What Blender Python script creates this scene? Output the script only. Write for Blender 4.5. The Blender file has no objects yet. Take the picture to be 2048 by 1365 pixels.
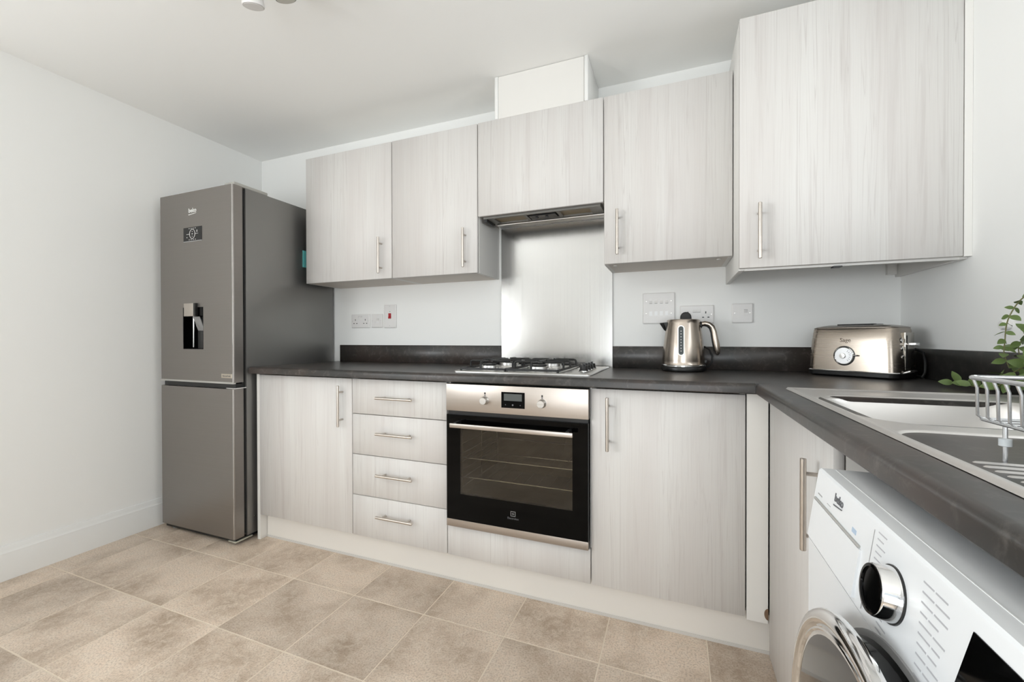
import bpy, bmesh, math, random
from mathutils import Vector, Matrix, noise
random.seed(7)
scene = bpy.context.scene
COL = scene.collection
R = math.radians

# ------------------------------------------------------------------ camera
F_PX, YAW, PITCH, ROLL, EYE = 836.25, 21.2863, -0.3616, -0.119, 1.0328
cam_data = bpy.data.cameras.new('camera')
cam = bpy.data.objects.new('camera', cam_data); COL.objects.link(cam)
ya, pi_, ro = R(YAW), R(PITCH), R(ROLL)
fw = Vector((-math.sin(ya) * math.cos(pi_), math.cos(ya) * math.cos(pi_), math.sin(pi_)))
rt = Vector((math.cos(ya), math.sin(ya), 0)); up = rt.cross(fw)
rr_ = rt * math.cos(ro) + up * math.sin(ro); uu_ = up * math.cos(ro) - rt * math.sin(ro)
M = Matrix((rr_, uu_, -fw)).transposed().to_4x4(); M.translation = (0, 0, EYE)
cam.matrix_world = M
cam_data.sensor_fit = 'HORIZONTAL'; cam_data.sensor_width = 36
cam_data.lens = F_PX / 2048 * 36
cam_data.clip_start = 0.01
scene.camera = cam

# room constants (metres; x right, y towards the back wall, z up; camera at x=y=0)
XL, XR, YB, YR, ZC = -2.683, 0.828, 2.090, -2.40, 2.268

# ------------------------------------------------------------------ world, daylight, exposure
world = bpy.data.worlds.new('world'); scene.world = world; world.use_nodes = True
wn = world.node_tree.nodes; wl = world.node_tree.links
bg = wn['Background']; bg.inputs[0].default_value = (0.86, 0.93, 1.0, 1); bg.inputs[1].default_value = 1.2

def area(name, loc, direction, sx, sy, watts, color):
    l = bpy.data.lights.new(name, 'AREA'); l.shape = 'RECTANGLE'; l.size = sx; l.size_y = sy
    l.energy = watts; l.color = color
    o = bpy.data.objects.new(name, l); COL.objects.link(o); o.location = loc
    o.rotation_euler = Vector(direction).to_track_quat('-Z', 'Y').to_euler()
    return o
# daylight coming in through the window over the sink and an unseen garden door added for light
area('window_daylight', (XR + 0.16, 0.72, 1.60), (-1, 0, 0.55), 0.98, 0.92, 15, (0.935, 0.972, 1.0))
area('added_garden_door_light', (-0.05, YR - 0.40, 1.00), (-0.25, 1, 1.15), 1.60, 2.2, 74, (0.935, 0.972, 1.0))

area('added_side_window_light', (XL - 0.22, -1.025, 1.50), (1, 0.25, 0.85), 1.60, 1.25, 138, (0.935, 0.972, 1.0))  # added light from the left, behind an unseen made-up window

scene.view_settings.view_transform = 'Standard'
scene.view_settings.look = 'None'
scene.view_settings.gamma = 1
scene.view_settings.use_curve_mapping = False
scene.view_settings.exposure = -0.18
scene.cycles.diffuse_bounces = 6
scene.cycles.max_bounces = 14
scene.cycles.caustics_reflective = False
scene.cycles.caustics_refractive = False
scene.cycles.sample_clamp_indirect = 6

# ------------------------------------------------------------------ helpers
OFF = {}
def thing(name, label, cat, loc=(0, 0, 0), rotz=0, group=None, local=False):
    o = bpy.data.objects.new(name, None); COL.objects.link(o)
    o.location = loc; o.rotation_euler = (0, 0, rotz); o.empty_display_size = 0.05
    o['label'] = label; o['category'] = cat
    if group: o['group'] = group
    OFF[o.name] = Vector((0, 0, 0)) if local else Vector(loc)
    return o
def tag(o, label, cat, group=None):
    o['label'] = label; o['category'] = cat
    if group: o['group'] = group
    return o
def to_mesh(name, bm, smooth=True, angle=35):
    me = bpy.data.meshes.new(name)
    bmesh.ops.recalc_face_normals(bm, faces=bm.faces)
    bm.to_mesh(me); bm.free()
    if smooth:
        me.polygons.foreach_set('use_smooth', [True] * len(me.polygons))
        me.set_sharp_from_angle(angle=R(angle))
    return me
def obj(name, bm, mat, parent=None, smooth=True, angle=35, label=None, base=None):
    """one mesh object; bm in world space (or in the local space of a rotated thing)"""
    me = bm if isinstance(bm, bpy.types.Mesh) else to_mesh(name, bm, smooth, angle)
    off = OFF[parent.name] if parent else Vector(base or (0, 0, 0))
    if off.length: me.transform(Matrix.Translation(-off))
    if mat and not me.materials: me.materials.append(mat)
    o = bpy.data.objects.new(name, me); COL.objects.link(o)
    if parent: o.parent = parent
    else: o.location = off
    OFF[o.name] = off
    if label: o['label'] = label
    return o
def inst(name, me, parent, loc, rot=None):
    """an object that shares mesh data; loc in the same space as obj()"""
    o = bpy.data.objects.new(name, me); COL.objects.link(o); o.parent = parent
    o.location = Vector(loc) - OFF[parent.name]
    if rot is not None: o.rotation_euler = rot
    return o
def structure(o): o['kind'] = 'structure'; return o
def BM(): return bmesh.new()
def box(bm, x0, x1, y0, y1, z0, z1, bev=0.0, seg=2):
    g = bmesh.ops.create_cube(bm, size=1)
    vs = g['verts']
    for v in vs:
        v.co = Vector(((x0 + x1) / 2 + v.co.x * (x1 - x0), (y0 + y1) / 2 + v.co.y * (y1 - y0), (z0 + z1) / 2 + v.co.z * (z1 - z0)))
    if bev:
        es = list({e for v in vs for e in v.link_edges})
        bmesh.ops.bevel(bm, geom=es, offset=bev, segments=seg, affect='EDGES', profile=0.6)
    return bm
def bx(*a, **k): return box(BM(), *a, **k)
def frame_of(d):
    d = d.normalized()
    a = Vector((0, 0, 1)) if abs(d.z) < 0.9 else Vector((1, 0, 0))
    u = d.cross(a).normalized(); return u, d.cross(u).normalized()
def tube(bm, pts, r, seg=8, closed=False, radii=None, caps=True):
    pts = [Vector(p) for p in pts]; n = len(pts); rings = []
    u = None
    for i, p in enumerate(pts):
        a = pts[i - 1] if (i > 0 or closed) else p
        b = pts[(i + 1) % n] if (i < n - 1 or closed) else p
        d = (b - a).normalized()
        if u is None: u, w = frame_of(d)
        else:
            u = (u - d * u.dot(d)).normalized(); w = d.cross(u)
        q = radii[i] if radii else r
        rings.append([bm.verts.new(p + (u * math.cos(2 * math.pi * k / seg) + w * math.sin(2 * math.pi * k / seg)) * q) for k in range(seg)])
    m = n if closed else n - 1
    for i in range(m):
        A, B = rings[i], rings[(i + 1) % n]
        for k in range(seg):
            bm.faces.new((A[k], A[(k + 1) % seg], B[(k + 1) % seg], B[k]))
    if caps and not closed:
        bm.faces.new(rings[0]); bm.faces.new(rings[-1])
    return bm
def cyl(bm, p0, p1, r, seg=20, r2=None):
    return tube(bm, [p0, p1], r, seg, radii=[r, r if r2 is None else r2])
def lathe(bm, prof, seg=32, c=(0, 0, 0), axis='z'):
    c = Vector(c); rings = []
    for r, h in prof:
        ring = []
        for k in range(seg):
            a = 2 * math.pi * k / seg; x, y = r * math.cos(a), r * math.sin(a)
            v = {'z': (x, y, h), 'y': (x, h, y), 'x': (h, x, y)}[axis]
            ring.append(bm.verts.new(c + Vector(v)))
        rings.append(ring)
    for A, B in zip(rings, rings[1:]):
        for k in range(seg):
            bm.faces.new((A[k], A[(k + 1) % seg], B[(k + 1) % seg], B[k]))
    bm.faces.new(rings[0]); bm.faces.new(rings[-1])
    return bm
def loft(bm, rings, closed=True, caps=True):
    R_ = [[bm.verts.new(p) for p in r] for r in rings]
    n = len(R_[0])
    for A, B in zip(R_, R_[1:]):
        for k in range(n if closed else n - 1):
            bm.faces.new((A[k], A[(k + 1) % n], B[(k + 1) % n], B[k]))
    if caps:
        bm.faces.new(R_[0]); bm.faces.new(R_[-1])
    return bm
def rrect(hx, hy, r, n=6, cx=0, cy=0):
    out = []
    for sx, sy, a0 in ((1, 1, 0), (-1, 1, 90), (-1, -1, 180), (1, -1, 270)):
        for i in range(n + 1):
            a = R(a0 + 90 * i / n)
            out.append((cx + sx * (hx - r) + r * math.cos(a), cy + sy * (hy - r) + r * math.sin(a)))
    return out
def prism(bm, poly, a0, a1, axis='x'):
    """extrude a 2D polygon along an axis; poly gives the two other coordinates in xyz order"""
    def P(q, a): return {'x': (a, q[0], q[1]), 'y': (q[0], a, q[1]), 'z': (q[0], q[1], a)}[axis]
    return loft(bm, [[P(q, a0) for q in poly], [P(q, a1) for q in poly]])
FACE_Y = Matrix(((1, 0, 0), (0, 0, -1), (0, 1, 0))).to_4x4()          # writing that faces -y
FACE_X = Matrix(((0, 0, -1), (-1, 0, 0), (0, 1, 0))).to_4x4()         # writing that faces -x
def text(name, body, size, loc, basis, mat, parent, bold=0.0, align='CENTER', thick=0.0003):
    cu = bpy.data.curves.new(name, 'FONT'); cu.body = body; cu.size = size; cu.align_x = align
    cu.offset = bold; cu.extrude = thick; cu.resolution_u = 3
    t = bpy.data.objects.new(name, cu)
    COL.objects.link(t)
    dg = bpy.context.evaluated_depsgraph_get()
    me = bpy.data.meshes.new_from_object(t.evaluated_get(dg))
    bpy.data.objects.remove(t); bpy.data.curves.remove(cu)
    m = basis.copy(); m.translation = Vector(loc); me.transform(m); me.name = name
    return obj(name, me, mat, parent)

# ------------------------------------------------------------------ materials
def lin(r, g, b):
    f = lambda c: (c / 255 / 12.92) if c / 255 <= 0.04045 else ((c / 255 + 0.055) / 1.055) ** 2.4
    return (f(r), f(g), f(b), 1)
MATS = {}
def mat(name, col, rough=0.5, metal=0.0, spec=0.5, var=0.0, vscale=(8, 8, 8), bump=0.0, bscale=60, coat=0.0, aniso=0.0, detail=3):
    m = bpy.data.materials.new(name); m.use_nodes = True
    nt = m.node_tree; N = nt.nodes; L = nt.links; p = N['Principled BSDF']
    p.inputs['Base Color'].default_value = col; p.inputs['Roughness'].default_value = rough
    p.inputs['Metallic'].default_value = metal; p.inputs['Specular IOR Level'].default_value = spec
    p.inputs['Coat Weight'].default_value = coat
    if aniso: p.inputs['Anisotropic'].default_value = aniso
    if var or bump:
        tc = N.new('ShaderNodeTexCoord'); mp = N.new('ShaderNodeMapping'); L.new(tc.outputs['Object'], mp.inputs[0])
        mp.inputs['Scale'].default_value = vscale
        nz = N.new('ShaderNodeTexNoise'); nz.inputs['Scale'].default_value = 1; nz.inputs['Detail'].default_value = detail
        L.new(mp.outputs[0], nz.inputs['Vector'])
        if var:
            cr = N.new('ShaderNodeMix'); cr.data_type = 'RGBA'
            a = tuple(max(0, c * (1 - var)) for c in col[:3]) + (1,); b = tuple(min(1, c * (1 + var)) for c in col[:3]) + (1,)
            cr.inputs[6].default_value = a; cr.inputs[7].default_value = b
            L.new(nz.outputs['Fac'], cr.inputs[0]); L.new(cr.outputs[2], p.inputs['Base Color'])
        if bump:
            n2 = N.new('ShaderNodeTexNoise'); n2.inputs['Scale'].default_value = bscale; n2.inputs['Detail'].default_value = 4
            L.new(tc.outputs['Object'], n2.inputs['Vector'])
            bp = N.new('ShaderNodeBump'); bp.inputs['Strength'].default_value = bump; bp.inputs['Distance'].default_value = 0.002
            L.new(n2.outputs['Fac'], bp.inputs['Height']); L.new(bp.outputs[0], p.inputs['Normal'])
    MATS[name] = m
    return m

def wood_material():
    m = bpy.data.materials.new('whitewashed_wood'); m.use_nodes = True
    nt = m.node_tree; N = nt.nodes; L = nt.links; p = N['Principled BSDF']
    tc = N.new('ShaderNodeTexCoord'); oi = N.new('ShaderNodeObjectInfo')
    mul = N.new('ShaderNodeMath'); mul.operation = 'MULTIPLY'; mul.inputs[1].default_value = 37.0
    L.new(oi.outputs['Random'], mul.inputs[0])
    cx = N.new('ShaderNodeCombineXYZ'); L.new(mul.outputs[0], cx.inputs[0]); L.new(mul.outputs[0], cx.inputs[1]); L.new(mul.outputs[0], cx.inputs[2])
    ad = N.new('ShaderNodeVectorMath'); ad.operation = 'ADD'; L.new(tc.outputs['Object'], ad.inputs[0]); L.new(cx.outputs[0], ad.inputs[1])
    def noise_(sc, detail, rough, dist=0.0):
        mp = N.new('ShaderNodeMapping'); mp.inputs['Scale'].default_value = sc; L.new(ad.outputs[0], mp.inputs[0])
        n = N.new('ShaderNodeTexNoise'); n.inputs['Scale'].default_value = 1; n.inputs['Detail'].default_value = detail
        n.inputs['Roughness'].default_value = rough; n.inputs['Distortion'].default_value = dist
        L.new(mp.outputs[0], n.inputs['Vector']); return n
    broad = noise_((9, 9, 0.55), 2, 0.5, 0.4)
    streak = noise_((26, 26, 0.9), 5, 0.62, 1.0)
    fine = noise_((230, 230, 4.0), 3, 0.6)
    def ramp(n, lo, hi):
        r = N.new('ShaderNodeMapRange'); r.inputs[1].default_value = lo; r.inputs[2].default_value = hi
        L.new(n.outputs['Fac'], r.inputs[0]); return r
    rb, rs, rf = ramp(broad, 0.32, 0.68), ramp(streak, 0.57, 0.74), ramp(fine, 0.45, 0.75)
    c1 = N.new('ShaderNodeMix'); c1.data_type = 'RGBA'
    c1.inputs[6].default_value = lin(211, 207, 204); c1.inputs[7].default_value = lin(218, 216, 213); L.new(rb.outputs[0], c1.inputs[0])
    s2 = N.new('ShaderNodeMath'); s2.operation = 'MULTIPLY'; s2.inputs[1].default_value = 0.5; L.new(rs.outputs[0], s2.inputs[0])
    c2 = N.new('ShaderNodeMix'); c2.data_type = 'RGBA'; c2.inputs[7].default_value = lin(190, 183, 180)
    L.new(s2.outputs[0], c2.inputs[0]); L.new(c1.outputs[2], c2.inputs[6])
    s3 = N.new('ShaderNodeMath'); s3.operation = 'MULTIPLY'; s3.inputs[1].default_value = 0.14; L.new(rf.outputs[0], s3.inputs[0])
    c3 = N.new('ShaderNodeMix'); c3.data_type = 'RGBA'; c3.inputs[7].default_value = lin(182, 174, 169)
    L.new(s3.outputs[0], c3.inputs[0]); L.new(c2.outputs[2], c3.inputs[6])
    # thin darker veins
    vn = noise_((42, 42, 0.7), 3, 0.55, 1.2)
    sb = N.new('ShaderNodeMath'); sb.operation = 'SUBTRACT'; sb.inputs[1].default_value = 0.5; L.new(vn.outputs['Fac'], sb.inputs[0])
    ab = N.new('ShaderNodeMath'); ab.operation = 'ABSOLUTE'; L.new(sb.outputs[0], ab.inputs[0])
    vr = N.new('ShaderNodeMapRange'); vr.inputs[1].default_value = 0.0; vr.inputs[2].default_value = 0.022; vr.inputs[3].default_value = 0.42; vr.inputs[4].default_value = 0.0
    L.new(ab.outputs[0], vr.inputs[0])
    vm = N.new('ShaderNodeMath'); vm.operation = 'MULTIPLY'; L.new(vr.outputs[0], vm.inputs[0]); L.new(rb.outputs[0], vm.inputs[1])
    c4 = N.new('ShaderNodeMix'); c4.data_type = 'RGBA'; c4.inputs[7].default_value = lin(176, 168, 165)
    L.new(vm.outputs[0], c4.inputs[0]); L.new(c3.outputs[2], c4.inputs[6])
    L.new(c4.outputs[2], p.inputs['Base Color'])
    p.inputs['Roughness'].default_value = 0.42; p.inputs['Specular IOR Level'].default_value = 0.35
    return m

def stone_laminate():
    m = bpy.data.materials.new('dark_slate_laminate'); m.use_nodes = True
    nt = m.node_tree; N = nt.nodes; L = nt.links; p = N['Principled BSDF']
    tc = N.new('ShaderNodeTexCoord')
    def nz(scale, detail, rough=0.6, dist=0):
        n = N.new('ShaderNodeTexNoise'); n.inputs['Scale'].default_value = scale; n.inputs['Detail'].default_value = detail
        n.inputs['Roughness'].default_value = rough; n.inputs['Distortion'].default_value = dist
        L.new(tc.outputs['Object'], n.inputs['Vector']); return n
    a, b, c = nz(3.2, 3, 0.6, 0.5), nz(38, 5, 0.7, 0.6), nz(9, 4, 0.6)
    m1 = N.new('ShaderNodeMix'); m1.data_type = 'RGBA'; m1.inputs[6].default_value = lin(50, 49, 47); m1.inputs[7].default_value = lin(62, 54, 50)
    r1 = N.new('ShaderNodeMapRange'); r1.inputs[1].default_value = 0.42; r1.inputs[2].default_value = 0.6; L.new(a.outputs['Fac'], r1.inputs[0]); L.new(r1.outputs[0], m1.inputs[0])
    m2 = N.new('ShaderNodeMix'); m2.data_type = 'RGBA'; m2.inputs[7].default_value = lin(102, 97, 93)
    r2 = N.new('ShaderNodeMapRange'); r2.inputs[1].default_value = 0.52; r2.inputs[2].default_value = 0.85; L.new(b.outputs['Fac'], r2.inputs[0]); L.new(r2.outputs[0], m2.inputs[0]); L.new(m1.outputs[2], m2.inputs[6])
    m3 = N.new('ShaderNodeMix'); m3.data_type = 'RGBA'; m3.inputs[7].default_value = lin(42, 41, 40)
    r3 = N.new('ShaderNodeMapRange'); r3.inputs[1].default_value = 0.5; r3.inputs[2].default_value = 0.8; L.new(c.outputs['Fac'], r3.inputs[0]); L.new(r3.outputs[0], m3.inputs[0]); L.new(m2.outputs[2], m3.inputs[6])
    L.new(m3.outputs[2], p.inputs['Base Color'])
    p.inputs['Roughness'].default_value = 0.30; p.inputs['Specular IOR Level'].default_value = 0.45
    return m

def tile_material():
    m = bpy.data.materials.new('beige_stone_tile'); m.use_nodes = True
    nt = m.node_tree; N = nt.nodes; L = nt.links; p = N['Principled BSDF']
    tc = N.new('ShaderNodeTexCoord'); oi = N.new('ShaderNodeObjectInfo')
    mul = N.new('ShaderNodeMath'); mul.operation = 'MULTIPLY'; mul.inputs[1].default_value = 53.0; L.new(oi.outputs['Random'], mul.inputs[0])
    cx = N.new('ShaderNodeCombineXYZ'); L.new(mul.outputs[0], cx.inputs[0]); L.new(mul.outputs[0], cx.inputs[1])
    ad = N.new('ShaderNodeVectorMath'); ad.operation = 'ADD'; L.new(tc.outputs['Object'], ad.inputs[0]); L.new(cx.outputs[0], ad.inputs[1])
    def nz(scale, detail, rough, dist=0):
        n = N.new('ShaderNodeTexNoise'); n.inputs['Scale'].default_value = scale; n.inputs['Detail'].default_value = detail
        n.inputs['Roughness'].default_value = rough; n.inputs['Distortion'].default_value = dist
        L.new(ad.outputs[0], n.inputs['Vector']); return n
    def rng(src, lo, hi, a=0.0, b=1.0):
        r = N.new('ShaderNodeMapRange'); r.inputs[1].default_value = lo; r.inputs[2].default_value = hi; r.inputs[3].default_value = a; r.inputs[4].default_value = b
        L.new(src, r.inputs[0]); return r.outputs[0]
    big, mid, fine = nz(4.2, 2, 0.5), nz(30, 6, 0.72, 0.6), nz(170, 4, 0.75)
    def mix(fac, a, b):
        x = N.new('ShaderNodeMix'); x.data_type = 'RGBA'; L.new(fac, x.inputs[0])
        for s, v in ((6, a), (7, b)):
            if isinstance(v, tuple): x.inputs[s].default_value = v
            else: L.new(v, x.inputs[s])
        return x.outputs[2]
    c = mix(rng(big.outputs['Fac'], 0.34, 0.62), lin(176, 156, 136), lin(228, 209, 190))
    c = mix(rng(mid.outputs['Fac'], 0.42, 0.68, 0, 0.75), c, lin(226, 213, 197))
    c = mix(rng(fine.outputs['Fac'], 0.46, 0.70, 0, 0.72), c, lin(142, 123, 104))
    hv = N.new('ShaderNodeHueSaturation'); L.new(c, hv.inputs['Color']); L.new(rng(oi.outputs['Random'], 0, 1, 0.88, 1.11), hv.inputs['Value'])
    L.new(hv.outputs[0], p.inputs['Base Color'])
    p.inputs['Roughness'].default_value = 0.42; p.inputs['Specular IOR Level'].default_value = 0.4
    bp = N.new('ShaderNodeBump'); bp.inputs['Strength'].default_value = 0.12; bp.inputs['Distance'].default_value = 0.001
    L.new(mid.outputs['Fac'], bp.inputs['Height']); L.new(bp.outputs[0], p.inputs['Normal'])
    return m

def glass_material(name, tint, gloss=0.08, rough=0.0):
    m = bpy.data.materials.new(name); m.use_nodes = True
    nt = m.node_tree; N = nt.nodes; L = nt.links; out = N['Material Output']; N.remove(N['Principled BSDF'])
    t = N.new('ShaderNodeBsdfTransparent'); t.inputs[0].default_value = tint
    g = N.new('ShaderNodeBsdfGlossy'); g.inputs['Roughness'].default_value = rough; g.inputs[0].default_value = (1, 1, 1, 1)
    fr = N.new('ShaderNodeFresnel'); fr.inputs[0].default_value = 1.5
    mx = N.new('ShaderNodeMixShader'); L.new(fr.outputs[0], mx.inputs[0]); L.new(t.outputs[0], mx.inputs[1]); L.new(g.outputs[0], mx.inputs[2])
    L.new(mx.outputs[0], out.inputs[0]); return m

def brushed(name, col, rough, scale, var=0.10, rvar=0.08, metal=1.0):
    m = bpy.data.materials.new(name); m.use_nodes = True
    nt = m.node_tree; N = nt.nodes; L = nt.links; p = N['Principled BSDF']
    tc = N.new('ShaderNodeTexCoord'); mp = N.new('ShaderNodeMapping'); mp.inputs['Scale'].default_value = scale; L.new(tc.outputs['Object'], mp.inputs[0])
    n = N.new('ShaderNodeTexNoise'); n.inputs['Scale'].default_value = 1; n.inputs['Detail'].default_value = 4; L.new(mp.outputs[0], n.inputs['Vector'])
    x = N.new('ShaderNodeMix'); x.data_type = 'RGBA'
    x.inputs[6].default_value = tuple(c * (1 - var) for c in col[:3]) + (1,); x.inputs[7].default_value = tuple(min(1, c * (1 + var)) for c in col[:3]) + (1,)
    L.new(n.outputs['Fac'], x.inputs[0]); L.new(x.outputs[2], p.inputs['Base Color'])
    r = N.new('ShaderNodeMapRange'); r.inputs[3].default_value = rough - rvar; r.inputs[4].default_value = rough + rvar
    L.new(n.outputs['Fac'], r.inputs[0]); L.new(r.outputs[0], p.inputs['Roughness'])
    p.inputs['Metallic'].default_value = metal
    return m

WOOD = wood_material()
SLATE = stone_laminate()
TILE = tile_material()
WALL = mat('wall_paint', lin(240, 240, 238), 0.85, spec=0.2, bump=0.04, bscale=220)
CEIL = mat('ceiling_paint', lin(243, 243, 241), 0.9, spec=0.15, bump=0.04, bscale=200)
GROUT = mat('floor_grout', lin(226, 212, 193), 0.8, var=0.06, vscale=(20, 20, 20))
TRIM = mat('white_gloss_trim', lin(232, 232, 230), 0.4, var=0.01)
CARC = mat('white_melamine', lin(225, 223, 219), 0.5, var=0.015, vscale=(5, 5, 5))
PLINTH = mat('plinth_melamine', lin(226, 222, 216), 0.5, var=0.015, vscale=(3, 3, 3))
UPVC = mat('white_upvc', lin(238, 238, 238), 0.35, var=0.01)
UNDER = mat('cabinet_underside', lin(214, 206, 197), 0.5, var=0.03, vscale=(5, 20, 5))
NICKEL = brushed('brushed_nickel', (0.60, 0.55, 0.50, 1), 0.33, (60, 60, 60), 0.05, 0.04)
STEEL = brushed('brushed_steel', (0.66, 0.65, 0.63, 1), 0.30, (2.0, 2.0, 240), 0.10, 0.07)
SPLASH = brushed('splashback_steel', (0.46, 0.452, 0.44, 1), 0.21, (260, 3, 1.2), 0.07, 0.05)
OVENSTEEL = brushed('oven_steel', (0.47, 0.425, 0.385, 1), 0.34, (2, 2, 260), 0.06, 0.04)
KETTLE = brushed('warm_brushed_steel', (0.47, 0.41, 0.355, 1), 0.24, (140, 140, 1.5), 0.06, 0.05)
TOAST = brushed('toaster_steel', (0.40, 0.35, 0.30, 1), 0.27, (1.5, 1.5, 240), 0.03, 0.02)
SINKM = brushed('sink_steel', (0.72, 0.70, 0.68, 1), 0.40, (1.5, 160, 160), 0.015, 0.015)
FRIDGE = brushed('fridge_dark_steel', (0.27, 0.25, 0.235, 1), 0.34, (1.5, 1.5, 220), 0.05, 0.04, metal=0.85)
FSIDE = brushed('fridge_side_grey', (0.25, 0.245, 0.237, 1), 0.36, (3, 3, 3), 0.04, 0.03, metal=0.8)
CHROME = mat('chrome', (0.82, 0.82, 0.82, 1), 0.08, 1.0, var=0.01)
WIRE = mat('grey_coated_wire', (0.60, 0.61, 0.62, 1), 0.25, 0.85, var=0.03)
BLACK = mat('black_plastic', lin(20, 20, 20), 0.35, var=0.1)
RUBBER = mat('black_rubber', lin(16, 16, 16), 0.6, var=0.1)
ENAMEL = mat('black_cast_iron', lin(24, 24, 24), 0.45, var=0.1)
BGLOSS = mat('black_glass', lin(5, 5, 5), 0.05, spec=0.12, var=0.05)
CAVITY = mat('oven_enamel', lin(122, 113, 98), 0.35, var=0.08)
WHITEP = mat('white_plastic', lin(226, 224, 222), 0.35, var=0.01)
GREYP = mat('pale_grey_print', lin(150, 150, 150), 0.6, var=0.02)
PRINT = mat('white_print', lin(228, 228, 226), 0.6, var=0.02)
DARKP = mat('dark_grey_print', lin(96, 97, 100), 0.6, var=0.02)
RED = mat('red_rocker', lin(160, 20, 30), 0.35, var=0.05)
TEAL = mat('teal_plastic', lin(96, 178, 178), 0.5, var=0.05)
BROWN = mat('raw_chipboard', lin(120, 96, 76), 0.85, var=0.15, vscale=(80, 80, 80))
WASHER = mat('washer_white', lin(228, 230, 232), 0.22, spec=0.5, var=0.01, vscale=(3, 3, 3))
LCD = mat('display_grey', lin(84, 88, 88), 0.2, var=0.03)
BLUE = mat('blue_print', lin(172, 190, 210), 0.5, var=0.03)
LEAF = mat('eucalyptus_leaf', lin(92, 112, 58), 0.5, var=0.28, vscale=(60, 60, 60))
STEM = mat('green_brown_stem', lin(110, 108, 66), 0.6, var=0.15, vscale=(40, 40, 40))
POT = mat('white_ceramic', lin(232, 230, 226), 0.25, var=0.02)
SOIL = mat('dark_soil', lin(52, 42, 34), 0.95, var=0.3, vscale=(90, 90, 90))
LENS = mat('lamp_lens', lin(150, 134, 104), 0.35, var=0.1, vscale=(50, 50, 50))
PANE = glass_material('window_glass', (0.97, 0.98, 0.98, 1))
OVENGLASS = glass_material('oven_glass', (0.62, 0.59, 0.53, 1))
WATERGLASS = mat('kettle_gauge', lin(62, 70, 72), 0.12, spec=0.6, var=0.15, vscale=(30, 30, 60))
DOORGLASS = mat('smoked_mirror_glass', lin(46, 44, 42), 0.05, 0.5, spec=0.8, var=0.03)

# ------------------------------------------------------------------ room shell
fl = structure(obj('floor', bx(XL - 0.12, XR + 0.12, YR - 0.12, YB + 0.12, -0.12, -0.0006), GROUT, smooth=False))
TS, TX, TY = 0.3255, 0.1005, 1.3300
full = to_mesh('tile', bx(-TS / 2 + 0.0020, TS / 2 - 0.0020, -TS / 2 + 0.0020, TS / 2 - 0.0020, -0.003, 0.0, bev=0.0006, seg=1), smooth=False)
full.materials.append(TILE)
for i in range(-9, 4):
    for j in range(-12, 2):
        x0, x1, y0, y1 = TX + i * TS, TX + (i + 1) * TS, TY + j * TS, TY + (j + 1) * TS
        cx0, cx1, cy0, cy1 = max(x0, XL), min(x1, XR), max(y0, YR), min(y1, YB)
        if cx1 - cx0 < 0.01 or cy1 - cy0 < 0.01: continue
        if cx1 - cx0 > TS - 1e-4 and cy1 - cy0 > TS - 1e-4:
            inst('tile', full, fl, ((x0 + x1) / 2, (y0 + y1) / 2, 0))
        else:
            obj('tile', bx(cx0 + 0.0020, cx1 - 0.0020, cy0 + 0.0020, cy1 - 0.0020, -0.003, 0.0), TILE, fl, smooth=False)
structure(obj('ceiling', bx(XL - 0.12, XR + 0.12, YR - 0.12, YB + 0.12, ZC, ZC + 0.1), CEIL, smooth=False))
structure(obj('wall_back', bx(XL - 0.12, XR + 0.12, YB, YB + 0.12, 0, ZC), WALL, smooth=False))
LY0, LY1, LZ0, LZ1 = -1.80, -0.25, 0.90, 2.08
b = BM()
box(b, XL - 0.12, XL, YR - 0.12, LY0, 0, ZC); box(b, XL - 0.12, XL, LY1, YB, 0, ZC)
box(b, XL - 0.12, XL, LY0, LY1, 0, LZ0); box(b, XL - 0.12, XL, LY0, LY1, LZ1, ZC)
structure(obj('wall_left', b, WALL, smooth=False))
WY0, WY1, WZ0, WZ1 = 0.24, 1.20, 1.14, 2.06
b = BM()
box(b, XR, XR + 0.12, YR - 0.12, WY0, 0, ZC); box(b, XR, XR + 0.12, WY1, YB, 0, ZC)
box(b, XR, XR + 0.12, WY0, WY1, 0, WZ0); box(b, XR, XR + 0.12, WY0, WY1, WZ1, ZC)
structure(obj('wall_right', b, WALL, smooth=False))
DX0, DX1, DZ1 = -0.85, 0.75, 2.10
b = BM()
box(b, XL, DX0, YR - 0.12, YR, 0, ZC); box(b, DX1, XR, YR - 0.12, YR, 0, ZC); box(b, DX0, DX1, YR - 0.12, YR, DZ1, ZC)
structure(obj('wall_rear', b, WALL, smooth=False))
# skirting board with a moulded top along the left wall
prof = [(XL, 0), (XL + 0.018, 0), (XL + 0.018, 0.108), (XL + 0.0165, 0.113), (XL + 0.0165, 0.117), (XL + 0.013, 0.121), (XL + 0.011, 0.128), (XL + 0.0085, 0.138), (XL + 0.006, 0.146), (XL, 0.146)]
structure(obj('baseboard_left', prism(BM(), prof, YR, YB, 'y'), TRIM))
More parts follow.
